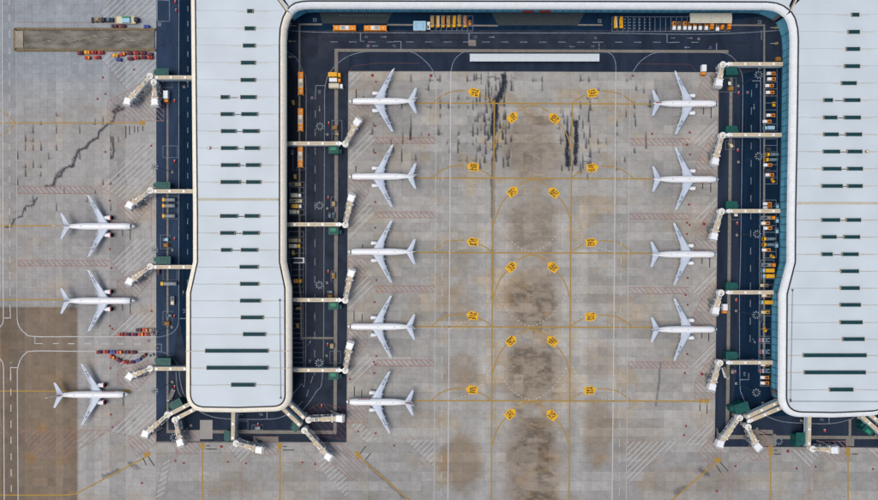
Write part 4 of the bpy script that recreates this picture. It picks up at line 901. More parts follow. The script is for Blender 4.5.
for k, (x, y) in enumerate(((135.2, 226.3), (135.2, 300.6), (128.4, 394.2))):
    lab = ['long white airliner with red engine rims, topmost of the three at far left', 'long white airliner with red engine rims, middle of the three at far left', 'long white airliner with red engine rims and red-marked fin, lowest at far left'][k]
    spawn('airliner', AP_D if k == 2 else AP_C, P(x, y, 3.2)[:2] + (.05,), 0, lab, 'airplane', GA)
# ------------------------------------------------------------------ passenger boarding bridges
ZT = 7.4
def V2(px, py, z=ZT): return Vector(P(px, py, z)[:2])
def prism_dir(m, c, d, pts, z0, z1, mt, sc=1.0):
    n = Vector((-d.y, d.x)); m.prism([(c.x + d.x * u + n.x * v, c.y + d.y * u + n.y * v) for u, v in pts], z0, z1, mt, sc)
def add_arm(root, rot, cab, cabturn=0.0, side=1, rs=1.75):
    a, b = V2(*rot), V2(*cab); d = (b - a).normalized(); n = Vector((-d.y, d.x)); L = (b - a).length
    at = lambda u, v=0.0: a + d * u + n * v
    m = MB(); pts = [(rs * math.cos(k * math.pi / 8), rs * math.sin(k * math.pi / 8)) for k in range(16)]
    m.prism([(a.x + x, a.y + y) for x, y in pts], 4.0, 7.3, M_Wg); m.prism([(a.x + x * 1.08, a.y + y * 1.08) for x, y in pts], 7.3, 7.55, M_Wg, .9); m.prism([(a.x + x * .5, a.y + y * .5) for x, y in pts[::2]], 7.55, 7.7, M_vc, .8); m.box((a.x + d.x * 1.0, a.y + d.y * 1.0, 7.62), (.5, .9, .2), M_steel, math.atan2(d.y, d.x)); ro = m.build('rotunda', root)
    m = MB(); m.tube((a.x, a.y, .06), (a.x, a.y, 4.0), .55, .55, M_grey, 12); m.box((a.x, a.y, .2), (1.8, 1.8, .3), M_conc2); m.build('support_column', root)
    l1 = L * .52; z1 = 7.2
    m = MB(); s0, s1 = at(rs * .7), at(l1); m.bar((s0.x, s0.y, 5.7), (s1.x, s1.y, 5.5), 2.05, 2.7, M_Wg); m.bar((s0.x, s0.y, 7.12), (s1.x, s1.y, 6.92), 1.75, .14, M_beige); ti = m.build('tunnel_section', root)
    m = MB(); s0, s1 = at(l1 * .8), at(L - 2.0); m.bar((s0.x, s0.y, 5.65), (s1.x, s1.y, 5.35), 2.65, 3.1, M_Wg); m.bar((s0.x, s0.y, 7.26), (s1.x, s1.y, 6.96), 2.3, .14, M_beige)
    to = m.build('tunnel_section', root)
    m = MB()
    k = 3
    while k < L - 3:
        p = at(k); w = 2.75 if k > l1 * .8 else 2.15; zz = 7.3 - .3 * k / L; e = at(k + .3); m.bar((p.x, p.y, zz), (e.x, e.y, zz), w, .16, M_Wg if int(k) % 2 else M_vt); k += 2.6
    m.build('tunnel_rib', to)
    m = MB()   # cable tray and grey service ducts alongside
    for v, mt in ((side * 1.6, M_steel), (side * 1.95, M_grey)):
        s0, s1 = at(rs), at(L * .82); s0 = s0 + n * v; s1 = s1 + n * v; m.bar((s0.x, s0.y, 4.6), (s1.x, s1.y, 4.4), .3, .5, mt)
    for k in range(5): p = at(L * (.3 + .11 * k), side * 1.8); m.box((p.x, p.y, 4.9), (random.uniform(.5, 1.1), random.uniform(.5, .9), .9), [M_steel, M_grey, M_vdk][k % 3], random.random())
    m.build('service_duct', root)
    m = MB(); q = at(l1 * .45); m.box((q.x, q.y, 7.42), (1.3, 1.0, .5), M_grey, math.atan2(d.y, d.x)); q = at(L * .62, -.5 * side); m.box((q.x, q.y, 7.4), (1.5, .8, .5), M_Wg, math.atan2(d.y, d.x)); m.build('air_unit', to)
    # drive column with wheels
    u = L * .74; m = MB(); p = at(u)
    for v in (-1.65, 1.65):
        q = at(u, v); m.box((q.x, q.y, 3.9), (.5, .5, 5.2), M_Wg, math.atan2(d.y, d.x))
    q0, q1 = at(u, -2.1), at(u, 2.1); m.bar((q0.x, q0.y, 6.7), (q1.x, q1.y, 6.7), .5, .5, M_Wg); m.bar((q0.x, q0.y, 1.1), (q1.x, q1.y, 1.1), .9, .5, M_steel)
    dc = m.build('drive_column', root); m = MB()
    for v in (-1.1, -.55, .55, 1.1): q = at(u, v - .18); q2 = at(u, v + .18); m.tube((q.x, q.y, .61), (q2.x, q2.y, .61), .55, .55, M_tyre, 14)
    m.build('wheel', dc)
    # outside stair by the cab
    m = MB(); s0 = at(L - 2.6, side * 2.0); s1 = at(L - 6.4, side * 2.9); m.bar((s0.x, s0.y, 4.3), (s1.x, s1.y, .4), .95, .12, M_steel)
    for v in (-.48, .48): m.bar((s0.x + n.x * v, s0.y + n.y * v, 5.2), (s1.x + n.x * v, s1.y + n.y * v, 1.3), .07, .08, M_grey)
    for t in range(10): f = t / 9; q = s0.lerp(s1, f); m.box((q.x, q.y, 4.35 - 3.9 * f), (.28, .9, .06), M_grey, math.atan2(d.y, d.x))
    q = at(L - 1.9, side * 2.0); m.box((q.x, q.y, 4.3), (1.6, 1.3, .15), M_steel, math.atan2(d.y, d.x)); m.tube((s1.x, s1.y, .06), (s1.x, s1.y, .5), .06, .06, M_grey, 6)
    m.build('service_stair', root)
    # cab
    c = at(L - .3); ca = math.atan2(d.y, d.x) + cabturn; dd = Vector((math.cos(ca), math.sin(ca)))
    m = MB(); prism_dir(m, c, dd, [(-2.2, -1.6), (-1.2, -1.95), (.4, -1.85), (1.7, -2.25), (1.5, 2.3), (.3, 1.85), (-1.2, 2.0), (-2.2, 1.6)], 3.9, 7.1, M_Wg); prism_dir(m, c, dd, [(-2.0, -1.6), (.4, -1.75), (1.6, -2.1), (1.4, 2.1), (.3, 1.75), (-2.0, 1.6)], 7.1, 7.35, M_W, .92)
    cb = m.build('cab', root); m = MB()
    for k in range(4): prism_dir(m, c, dd, [(1.55 + k * .28, -1.9 - .1 * (k % 2)), (1.72 + k * .28, -1.9 - .1 * (k % 2)), (1.72 + k * .28, 1.9 + .1 * (k % 2)), (1.55 + k * .28, 1.9 + .1 * (k % 2))], 4.1, 7.0 - .05 * k, M_Wg if k % 2 else M_grey)
    m.build('docking_canopy', cb)
    m = MB(); prism_dir(m, c, dd, [(-1.0, 1.72), (.3, 1.68), (.3, 1.76), (-1.0, 1.8)], 5.2, 6.5, M_dark); m.build('cab_window', cb)
def add_corridor(root, a, b, tip=True, w=2.3, units=True):
    a, b = V2(*a, 7.6), V2(*b, 7.6); d = (b - a).normalized(); n = Vector((-d.y, d.x)); L = (b - a).length
    m = MB(); m.bar((a.x, a.y, 5.9), (b.x, b.y, 5.9), w, 3.0, M_Wg); co = m.build('corridor', root)
    m = MB(); m.bar((a.x, a.y, 7.47), (b.x, b.y, 7.47), w * .62, .16, M_beige)
    for v in (-1, 1):
        p, q = a + n * v * w * .46, b + n * v * w * .46; m.bar((p.x, p.y, 7.5), (q.x, q.y, 7.5), .18, .22, M_vt)
    m.build('corridor_roof', co)
    if units:
        k = L - 1.5
        while k > 1.5:
            p = a + d * k; m = MB(); m.box((p.x, p.y, 7.65), (1.15, w * .62, .36), M_W, math.atan2(d.y, d.x)); m.build('roof_unit', root); k -= 8.0
    for v in (-1, 1):
        m = MB(); k = 1.0
        while k < L - 1.6:
            p = a + d * k + n * v * (w / 2 + .012); q = a + d * (k + 1.3) + n * v * (w / 2 + .012); m.add([(p.x, p.y, 5.3), (q.x, q.y, 5.3), (q.x, q.y, 6.8), (p.x, p.y, 6.8)], [(0, 1, 2, 3)], M_glass); k += 1.6
        m.build('corridor_glazing', co)
    for f in (.3, .95) if L > 15 else (.9,):
        p = a + d * L * f; m = MB(); m.box((p.x, p.y, 2.23), (.6, .6, 4.34), M_grey, math.atan2(d.y, d.x)); m.box((p.x, p.y, .2), (1.4, 1.4, .3), M_conc2); m.build('support_column', root)
    if tip:
        m = MB(); prism_dir(m, b, d, [(-.6, -w * .55), (1.4, -.5), (1.4, .5), (-.6, w * .55)], 7.35, 7.7, M_W); m.build('end_cap', root)
def add_tower(root, px, size, rz, light=True):
    """green stair tower beside the corridor"""
    c = V2(*px, 6.0); a = math.radians(rz); d = Vector((math.cos(a), math.sin(a))); n = Vector((-d.y, d.x)); sx, sy = size[0] * S * .97, size[1] * S * .97
    m = MB(); m.box((c.x, c.y, 2.96), (sx * .62, sy * .96, 5.8), M_green, a); q = c + d * sx * .16 + n * 0; m.box((q.x, q.y, 5.95), (sx * .66, sy, .22), M_green, a)
    tw = m.build('stair_tower', root)
    m = MB(); q = c - d * sx * .34 + n * sy * .12; m.box((q.x, q.y, 2.2), (sx * .34, sy * .55, 4.3), M_green, a, ts=(.9, .9)); m.build('stair_flight', tw)
    m = MB(); q = c + d * sx * .12 - n * sy * .16; m.box((q.x, q.y, 6.1), (sx * .42, sy * .42, .14), M_greenL if light else M_green, a)
    for k in range(4): e = c + d * sx * (-.05 + .13 * k) + n * sy * .2; m.box((e.x, e.y, 6.12), (.12, sy * .5, .16), M_green, a)
    m.build('tower_roof', tw)
    m = MB()
    for k in range(6): e = c - d * sx * (.22 + .05 * k) + n * sy * .3; m.box((e.x, e.y, 4.6 - .5 * k), (.25, sy * .3, .08), M_steel, a)
    m.build('stair_treads', tw)
GB = 'passenger boarding bridges'
def bridge(label, corr, arms, tower=None, rz=0.0, light=False, tip=True, cabturn=0.0, side=1, cw=2.3):
    r = P(*arms[0][0]) if arms else P(*corr[1]); root = thing('boarding_bridge', (0, 0, 0), 0, label, 'jet bridge', GB)
    add_corridor(root, corr[0], corr[1], tip, cw)
    for i, (ra, cb) in enumerate(arms): add_arm(root, ra, cb, cabturn if isinstance(cabturn, (int, float)) else cabturn[i], side if isinstance(side, int) else side[i])
    if tower: add_tower(root, tower[0], tower[1], rz, light)
bridge('boarding bridge with two white-headed arms, topmost on the far left side', ((194, 77.4), (154.5, 77.4)), [((150, 76), (126.5, 101.8)), ((153.6, 82), (154.3, 102.6))], ((160.5, 71.8), (17, 7)), 0, cabturn=(.5, 0), side=(1, 1), tip=False)
bridge('boarding bridge reaching left, just above the topmost far-left airliner', ((195, 191.2), (153, 191.2)), [((150.4, 190.4), (128.5, 205.5))], ((161, 185.4), (19, 7)), 0, cabturn=.5, tip=False)
bridge('boarding bridge reaching left between the two upper far-left airliners', ((195, 267), (153, 267)), [((150.2, 266.4), (128.6, 282))], ((161.5, 260.4), (19, 8)), 0, cabturn=.5, tip=False)
bridge('boarding bridge reaching left, just above the lowest far-left airliner', ((190, 368.8), (154, 368.8)), [((150, 368.6), (128.6, 377))], ((162, 362), (18, 8)), 0, cabturn=.6, tip=False)
bridge('boarding bridge angling down-left off the left pier lower-left corner', ((191.5, 403), (169.4, 414.4)), [((167.4, 414.6), (144.4, 434.6))], ((175, 405), (15, 9)), 27, cabturn=.55, tip=False)
bridge('boarding bridge hanging straight down beside the left pier lower-left corner', ((196, 408.4), (176.6, 418.4)), [((174.8, 420), (179.8, 443.6))], None, 0, cabturn=.1, tip=False, side=1)
bridge('boarding bridge with short corridor under the middle of the left pier end', ((233.2, 411), (232.6, 440.4)), [((236, 443.4), (259.5, 450.4))], ((227, 437), (13, 6)), 90, cabturn=.15, tip=False, side=1)
bridge('boarding bridge slanting down-right from the left pier lower-right corner', ((282, 408), (300.6, 426)), [((304.4, 430.6), (328.6, 457.6))], ((294.4, 427.4), (9, 6)), -42, cabturn=.3, tip=False, side=1)
bridge('boarding bridge pointing right under the lowest airliner of the five', ((288.4, 403), (304.6, 418.6)), [((308.6, 420), (340, 418.8))], None, 0, cabturn=-.1, tip=False, side=1)
for lab, y, cab, ty in (('boarding bridge beside the nose of the topmost airliner in the five-aircraft column', 143.4, (357.4, 121), 150), ('boarding bridge beside the nose of the second airliner in the five-aircraft column', 224.4, (351.3, 197), 231), ('boarding bridge beside the nose of the middle airliner in the five-aircraft column', 300, (351.2, 272.4), 306), ('boarding bridge beside the nose of the fourth airliner in the five-aircraft column', 370.2, (349.8, 345), 376)):
    bridge(lab, ((286, y), (339.6, y)), [((345.2, y + .4), cab)], ((334.6, ty), (12.6, 7.4)), 180, True, True, cabturn=-.1, side=1)
for lab, y, x0, rx, cab, ty in (('boarding bridge above the topmost right-hand airliner nose', 64, 783, 723.2, (719.4, 83.4), 71), ('boarding bridge above the second right-hand airliner nose', 134.8, 782, 723, (715.6, 162), 129.6), ('boarding bridge above the third right-hand airliner nose', 211, 780.5, 722, (714.4, 237), 205), ('boarding bridge above the lowest right-hand airliner nose', 292.4, 774, 721.4, (716, 311.6), 286.2), ('boarding bridge at the empty stand below the right-hand airliners', 362.6, 773, 720.2, (712.6, 388), 355.4)):
    bridge(lab, ((x0, y), (728.6, y)), [((rx, y + .4), cab)], ((733, ty), (14.4, 7.6)), 180, False, True, cabturn=.05, side=-1)
bridge('boarding bridge angling down-left off the right pier lower-left corner', ((780, 401.6), (746.4, 417.4)), [((740, 418), (720.4, 445))], ((740.6, 408.4), (18, 10)), 18, cabturn=.35, tip=False, side=-1)
bridge('boarding bridge dropping down beside the right pier lower-left corner', ((783, 407), (749.4, 421)), [((748.4, 427), (759, 448))], None, 0, cabturn=.25, tip=True, side=-1)
bridge('boarding bridge with short corridor under the middle of the right pier end', ((809.6, 415), (809, 446)), [((813, 449), (836, 450.4))], ((800.6, 440.4), (16, 9)), 90, cabturn=.1, tip=False, side=1)
bridge('boarding bridge slanting off the bottom right corner of the picture', ((861.6, 416), (882, 434)), [((886, 440), (900, 462))], ((868, 429.4), (13, 8)), -40, True, tip=False, side=1)
bridge('boarding bridge stub beside the bottom right corner of the picture', ((870, 414.4), (888, 429)), [((894, 431), (925, 431))], None, 0, tip=False, side=1)
# ------------------------------------------------------------------ floodlight masts
m = MB(); m.tube((0, 0, .0), (0, 0, 21.6), .2, .08, M_steel, 10); m.box((0, 0, .15), (1.3, 1.3, .3), M_conc2); mast_pole = m.mesh('pole')
m = MB()
NSEG = 20
for k in range(NSEG):
    a0, a1 = 2 * math.pi * k / NSEG, 2 * math.pi * (k + 1) / NSEG; m.bar((1.15 * math.cos(a0), 1.15 * math.sin(a0), 21.7), (1.15 * math.cos(a1), 1.15 * math.sin(a1), 21.7), .14, .18, M_steel)
for k in range(4): a = k * math.pi / 2; m.bar((0, 0, 21.7), (1.15 * math.cos(a), 1.15 * math.sin(a), 21.7), .1, .14, M_steel)
m.tube((0, 0, 21.4), (0, 0, 22.1), .4, .25, M_vdk, 10); mast_head = m.mesh('head_ring')
M_lampm = mat('floodlight_case', (124, 140, 152), .4, .1)
lamps = []
for k in range(9):
    a = 2 * math.pi * k / 9 + .2; m = MB(); m.box((1.75 * math.cos(a), 1.75 * math.sin(a), 21.7), (.95, .52, .3), M_lampm, a, ts=(.9, .8)); m.bar((1.15 * math.cos(a), 1.15 * math.sin(a), 21.7), (1.4 * math.cos(a), 1.4 * math.sin(a), 21.7), .12, .1, M_steel); lamps.append(('floodlight', m.mesh('floodlight')))
MAST = [('pole', mast_pole), ('head_ring', mast_head)] + lamps
TOPS = [(319.8, 126.4, 'beside the uppermost bridge on the road right of the left pier'), (319.6, 205.5, 'second from the top on the road right of the left pier'), (319.3, 285, 'third from the top on the road right of the left pier'), (319, 363, 'lowest on the road right of the left pier'),
        (758.9, 74.7, 'topmost along the right pier road'), (759, 156, 'second from the top along the right pier road'), (757.4, 234, 'third from the top along the right pier road'), (756.6, 315, 'fourth from the top along the right pier road'), (756.6, 392.6, 'fifth from the top along the right pier road'), (779, 441, 'below the right pier end, left of its short corridor'),
        (154, 166.7, 'topmost at the apron edge left of the left pier'), (154, 250, 'second down at the apron edge left of the left pier'), (153.4, 332.4, 'over the red baggage carts at the crossing road'), (154, 391, 'right of the lowest far-left airliner nose'), (174, 437.6, 'below the left pier lower-left corner')]
for x, y, w in TOPS: spawn('floodlight_mast', MAST, P(x, y, 22)[:2] + (ZR,), random.random(), 'tall floodlight mast, ' + w, 'light mast', 'floodlight masts')
# ------------------------------------------------------------------ vehicles (x forward)
def wheels(xs, w, r, tw=.3):
    out = []
    for x in xs:
        for s in (-1, 1):
            m = MB(); m.tube((x, s * (w / 2 - tw), r), (x, s * w / 2, r), r, r, M_tyre, 12); m.tube((x, s * (w / 2 - .02), r), (x, s * (w / 2 + .02), r), r * .5, r * .5, M_grey, 8); out.append(('wheel', m.mesh('wheel')))
    return out
def bus(rev=False):
    m = MB(); m.box((0, 0, 1.5), (13.2, 3.0, 2.3), M_vo, ts=(.99, .97)); b = m.mesh('body'); p = []
    m = MB(); m.box((0, 0, 2.72), (13.0, 2.86, .2), M_vo, ts=(.98, .94)); m.box((0, 0, 2.84), (5.0, 2.5, .12), M_vc); m.box((-1.6, 0, 2.97), (1.6, 1.9, .26), M_Wg); m.box((.9, 0, 2.97), (1.9, 1.9, .26), M_grey); m.box((4.6, 0, 2.86), (.9, .9, .14), M_vc); m.box((-4.6, .4, 2.86), (.7, .7, .14), M_vc); p.append(('roof', m.mesh('roof')))
    for s in (-1, 1):
        for k in range(7): m = MB(); m.box((-5.2 + k * 1.72, s * 1.485, 1.95), (1.45, .06, 1.0), M_dark); p.append(('side_window', m.mesh('side_window')))
    m = MB(); m.box((6.58, 0, 1.8), (.08, 2.6, 1.3), M_dark); m.box((6.3, 0, 2.66), (.5, 2.5, .1), M_dark); p.append(('windscreen', m.mesh('windscreen')))
    m = MB(); m.box((0, 0, .4), (12.8, 2.9, .3), M_vdk)
    for s in (-1, 1): m.bar((6.5, s * 1.5, 2.4), (6.9, s * 1.75, 2.2), .1, .3, M_Wg)
    p.append(('skirt', m.mesh('skirt')))
    return [('body', b)] + p + wheels((4.3, -4.3), 2.9, .5)
def belt_loader(top, sidem, L=7.0):
    m = MB(); m.box((.2, 0, .75), (L - 1.2, 1.75, .55), sidem); m.box((L * .4, -.5, 1.3), (1.2, .8, .7), sidem, ts=(.8, .9)); ch = m.mesh('chassis')
    m = MB(); h0, h1 = 1.25, 1.75; m.bar((-L / 2, .1, h0), (L / 2 - .6, .1, h1), .95, .14, top)
    for s in (-.62, .62): m.bar((-L / 2, .1 + s, h0 + .12), (L / 2 - .6, .1 + s, h1 + .12), .2, .28, sidem)
    be = m.mesh('conveyor'); m = MB()
    for k in range(9): f = k / 8; x = -L / 2 + .3 + f * (L - 1.2); m.box((x, .1, h0 + .1 + f * (h1 - h0) * .95), (.12, .9, .06), M_steel)
    rl = m.mesh('belt_rib'); m = MB(); m.box((L / 2 - .55, .1, 1.85), (.7, 1.6, .36), M_vy); hd = m.mesh('bumper')
    m = MB(); m.box((1.4, -.62, 1.6), (.5, .45, .5), M_vdk); st = m.mesh('seat')
    return [('chassis', ch), ('conveyor', be, [('belt_rib', rl)]), ('front_end', hd), ('seat', st)] + wheels((2.0, -2.0), 1.8, .4, .25)
def truck(cabm, boxm, L=7.5, W=2.4, hb=2.6, cabl=1.9, kind='box', cabh=2.3):
    m = MB(); m.box((0, 0, .75), (L - .3, W * .75, .35), M_vdk); ch = m.mesh('chassis'); xc = L / 2 - cabl / 2
    m = MB(); m.box((xc, 0, .55 + cabh / 2 - .2), (cabl, W * .94, cabh - .3), cabm, ts=(.84, .92), tx=-.08); m.box((xc - .1, 0, .55 + cabh - .3), (cabl * .72, W * .8, .1), cabm, ts=(.9, .9)); cb = m.mesh('cab')
    m = MB(); m.add([(L / 2 + .01, -W * .42, 1.4), (L / 2 + .01, W * .42, 1.4), (L / 2 - .25, W * .38, .4 + cabh - .12), (L / 2 - .25, -W * .38, .4 + cabh - .12)], [(0, 1, 2, 3)], M_dark); ws = m.mesh('windscreen')
    m = MB(); bl = L - cabl - .3; xb = -L / 2 + bl / 2
    extra = []
    if kind == 'box':
        m.box((xb, 0, .95 + hb / 2), (bl, W, hb), boxm, ts=(.995, .98)); m.box((xb, 0, .95 + hb + .03), (bl * .96, W * .92, .06), boxm)
        for k in range(4): m.box((xb - bl * .36 + k * bl * .24, 0, .95 + hb + .08), (.08, W * .9, .05), M_grey)
    elif kind == 'tank':
        m.loft([[(x, r * math.cos(a) * W / 2, 1.95 + r * 1.0 * math.sin(a)) for a in [2 * math.pi * k / 16 for k in range(16)]] for x, r in ((xb - bl / 2, .8), (xb - bl / 2 + .25, .95), (xb + bl / 2 - .25, .95), (xb + bl / 2, .8))], boxm)
        m.box((xb, 0, 2.95), (bl * .8, .6, .12), M_grey)
        for k in range(3): m.tube((xb - bl * .3 + k * bl * .3, 0, 2.9), (xb - bl * .3 + k * bl * .3, 0, 3.15), .32, .3, M_steel, 10)
    else:
        m.box((xb, 0, 1.05), (bl, W, .2), boxm)
        for s in (-1, 1): m.box((xb, s * W * .48, 1.35), (bl, .08, .45), boxm)
        m.box((-L / 2 + .05, 0, 1.35), (.08, W, .45), boxm)
        for k in range(3): m.box((xb - bl * .3 + k * bl * .28, (k - 1) * .25, 1.4), (bl * .22, W * .5, .5), [M_vbg, M_vdk, M_vt][k], .1 * k)
    bx = m.mesh('cargo_body')
    return [('chassis', ch), ('cab', cb, [('windscreen', ws)]), ('cargo_body', bx)] + wheels((L / 2 - 1.1, -L / 2 + 1.5), W * .98, .42, .3)
def tug(body, seat=None, roof=False):
    m = MB(); m.box((0, 0, .6), (2.6, 1.5, .6), body, ts=(.97, .95)); m.box((.85, 0, 1.02), (.85, 1.35, .3), body, ts=(.8, .9)); m.box((-.95, 0, 1.0), (.55, 1.35, .25), body); b = m.mesh('body')
    m = MB(); m.box((-.35, 0, 1.0), (.5, 1.0, .18), M_vdk); m.box((-.65, 0, 1.3), (.12, 1.0, .5), M_vdk); s_ = m.mesh('seat'); out = [('body', b), ('seat', s_)]
    m = MB(); m.tube((.15, 0, 1.0), (-.02, 0, 1.4), .04, .04, M_vdk, 6); m.tube((-.03, 0, 1.4), (-.05, 0, 1.44), .22, .22, M_vdk, 10); out.append(('steering_wheel', m.mesh('steering_wheel')))
    if roof:
        m = MB(); m.box((-.2, 0, 2.0), (1.7, 1.4, .08), seat or body, ts=(.95, .95))
        for x in (-.95, .55):
            for y in (-.6, .6): m.tube((x, y, .9), (x, y, 1.98), .035, .035, M_vdk, 6)
        out.append(('canopy', m.mesh('canopy')))
    return out + wheels((.85, -.85), 1.5, .36, .28)
def pickup(frontm, rearm, L=4.9, W=1.95):
    """small service vehicle: white cab, coloured load bed with equipment"""
    m = MB(); m.box((0, 0, .62), (L, W, .5), M_vdk, ts=(.98, .96)); ch = m.mesh('chassis')
    m = MB(); m.box((L * .27, 0, 1.25), (L * .42, W * .94, .9), frontm, ts=(.82, .88), tx=-.05); m.box((L * .43, 0, .9), (L * .12, W * .9, .5), frontm); cb = m.mesh('cab')
    m = MB(); m.box((L * .415, 0, 1.32), (.08, W * .76, .55), M_dark); ws = m.mesh('windscreen')
    m = MB(); m.box((-L * .23, 0, 1.15), (L * .5, W * .95, .75), rearm, ts=(.96, .95)); m.box((-L * .23, .1, 1.6), (L * .3, W * .5, .2), M_vdk if rearm is not M_vdk else M_grey); bd = m.mesh('load_bed')
    return [('chassis', ch), ('cab', cb, [('windscreen', ws)]), ('load_bed', bd)] + wheels((L * .3, -L * .3), W, .36, .24)
def baggage_cart(side, load, load2):
    m = MB(); m.box((0, 0, .5), (3.0, 1.8, .16), side)
    for s in (-1, 1): m.box((0, s * .86, 1.0), (2.9, .06, .25), side)
    for x in (-1.42, 1.42): m.box((x, 0, 1.1), (.1, 1.8, 1.1), side)
    fr = m.mesh('frame'); m = MB(); r = random.Random(int(hash(side.name) % 97) if 0 else len(side.name) + len(load.name))
    for i in range(4):
        for j in range(2): m.box((-1.0 + i * .65 + r.uniform(-.05, .05), -.4 + j * .8, .95 + r.uniform(0, .2)), (.55, .7, .7 + r.uniform(0, .3)), load if (i + j) % 2 else load2, r.uniform(-.2, .2))
    ld = m.mesh('bags'); m = MB(); m.box((-.75, 0, 1.75), (1.45, 1.8, .07), side, ts=(.96, .94)); m.box((.95, 0, 1.75), (.9, 1.7, .06), load, ts=(.95, .92)); cn = m.mesh('cover')
    m = MB(); m.tube((1.5, 0, .45), (2.15, 0, .35), .05, .05, M_steel, 6); tb = m.mesh('tow_bar')
    return [('frame', fr), ('bags', ld), ('cover', cn), ('tow_bar', tb)] + wheels((1.0, -1.0), 1.6, .25, .2)
def extinguisher():
    m = MB(); m.box((0, 0, .28), (1.2, .8, .12), M_Wg); m.box((-.45, 0, .5), (.1, .7, .4), M_vdk); fr = m.mesh('trolley'); m = MB(); m.tube((-.35, .0, .7), (.75, 0, .7), .42, .42, M_extg, 12); m.tube((.75, 0, .7), (.95, 0, .7), .42, .12, M_extg, 12); b = m.mesh('cylinder')
    m = MB(); m.box((-.6, 0, .75), (.35, .5, .3), M_Wg); return [('trolley', fr), ('cylinder', b), ('nozzle_box', m.mesh('nozzle_box'))] + wheels((.2,), .9, .24, .12)
def power_unit(body, lid):
    m = MB(); m.box((0, 0, .95), (3.4, 1.8, 1.2), body, ts=(.97, .95)); b = m.mesh('housing'); m = MB(); m.box((.5, 0, 1.6), (1.9, 1.5, .12), lid); m.box((-1.1, .2, 1.66), (.6, .8, .25), M_steel); l = m.mesh('lid')
    m = MB()
    for k in range(5): m.box((-1.3 + k * .2, .9, .95), (.1, .06, .7), M_vdk)
    g_ = m.mesh('grille'); m = MB(); m.tube((1.7, 0, .5), (2.7, 0, .4), .05, .05, M_steel, 6); t = m.mesh('tow_bar'); return [('housing', b), ('lid', l), ('grille', g_), ('tow_bar', t)] + wheels((1.1, -1.1), 1.8, .3, .22)
def loader():
    m = MB()
    for s in (-1, 1): m.box((-.3, s * 1.35, .9), (6.0, .5, .7), M_Wg)
    m.box((2.6, 0, .9), (.9, 3.2, .8), M_Wg); fr = m.mesh('frame'); m = MB(); m.box((-.6, 0, 1.0), (4.8, 2.1, .2), M_vdk)
    for k in range(10): m.tube((-2.8 + k * .48, -1.0, 1.16), (-2.8 + k * .48, 1.0, 1.16), .09, .09, M_steel, 6)
    pf = m.mesh('platform'); m = MB(); m.box((2.9, 1.0, 2.0), (.9, 1.0, 1.5), M_Wg, ts=(.9, .9)); cb = m.mesh('cab'); m = MB(); m.box((3.36, 1.0, 2.2), (.06, .8, .7), M_dark); wd = m.mesh('windscreen')
    return [('frame', fr), ('platform', pf), ('cab', cb, [('windscreen', wd)])] + wheels((2.3, -2.4), 3.2, .4, .3)
def stair_truck():
    m = MB(); m.box((0, 0, .7), (6.0, 1.9, .4), M_Wg); ch = m.mesh('chassis'); m = MB(); m.box((2.2, 0, 1.4), (1.4, 1.8, 1.2), M_Wg, ts=(.85, .9)); cb = m.mesh('cab'); m = MB(); m.bar((-2.9, 0, 1.0), (2.4, 0, 3.6), 1.3, .16, M_grey)
    for k in range(12): f = k / 11; m.box((-2.9 + 5.3 * f, 0, 1.12 + 2.6 * f), (.3, 1.25, .06), M_steel)
    for s in (-.7, .7): m.bar((-2.9, s, 1.9), (2.4, s, 4.5), .06, .1, M_vy)
    m.box((2.8, 0, 3.62), (1.1, 1.5, .12), M_grey); st = m.mesh('staircase'); return [('chassis', ch), ('cab', cb), ('staircase', st)] + wheels((2.0, -2.0), 1.9, .4, .25)
def dolly(load, deckm):
    m = MB(); m.box((0, 0, .5), (3.4, 2.5, .2), deckm)
    for k in range(7): m.tube((-1.5 + k * .5, -1.1, .65), (-1.5 + k * .5, 1.1, .65), .08, .08, M_steel, 6)
    fr = m.mesh('deck'); m = MB(); m.box((0, 0, 1.2), (2.9, 2.2, 1.0), load, ts=(.9, .92)); m.box((0, 0, 1.74), (2.3, 1.7, .1), load, .03); ld = m.mesh('load'); m = MB(); m.tube((1.7, 0, .45), (2.8, 0, .3), .05, .05, M_steel, 6)
    return [('deck', fr), ('load', ld), ('tow_bar', m.mesh('tow_bar'))] + wheels((1.2, -1.2), 2.3, .24, .2)
def tractor3(front, mid, rear):
    m = MB(); m.box((0, 0, .7), (5.6, 2.4, .7), mid, ts=(.98, .96)); b = m.mesh('body'); m = MB(); m.box((2.2, 0, 1.25), (1.1, 2.2, .6), front, ts=(.9, .92)); f = m.mesh('front_hood'); m = MB(); m.box((-.3, 0, 1.55), (1.8, 2.0, 1.1), rear, ts=(.86, .9)); c = m.mesh('cab')
    m = MB(); m.box((.62, 0, 1.65), (.06, 1.7, .6), M_dark); w = m.mesh('windscreen'); m = MB(); m.box((-2.2, 0, 1.2), (1.1, 1.6, .4), M_vdk); return [('body', b), ('front_hood', f), ('cab', c, [('windscreen', w)]), ('rear_deck', m.mesh('rear_deck'))] + wheels((1.8, -1.8), 2.4, .5, .35)
CACHE = {}
def kind(fn, *a):
    k = (fn.__name__, tuple(x.name if hasattr(x, 'name') else x for x in a))
    if k not in CACHE: CACHE[k] = fn(*a)
    return CACHE[k]
def put(name, parts, px, py, deg, label, cat, group=None, z=ZR, zv=1.5):
    """deg is the heading in photo axes: 0 right, 90 down"""
    q = P(px, py, zv); return spawn(name, parts, (q[0], q[1], z), -math.radians(deg), label, cat, group)
B_ = kind(bus)
for x, y, a, w in ((344.5, 27.8, 180, 'left one of two end to end by the top terminal wall'), (375.3, 27.9, 0, 'right one of two end to end by the top terminal wall'), (300.6, 83.2, 90, 'topmost of three along the left pier'), (300.4, 119.6, 90, 'middle of three along the left pier'), (300.2, 156, 90, 'lowest of three along the left pier, partly under a bridge')):
    put('apron_bus', B_, x, y, a, 'orange apron bus, ' + w, 'bus', 'apron buses', zv=2.8)
GL = 'belt loaders'
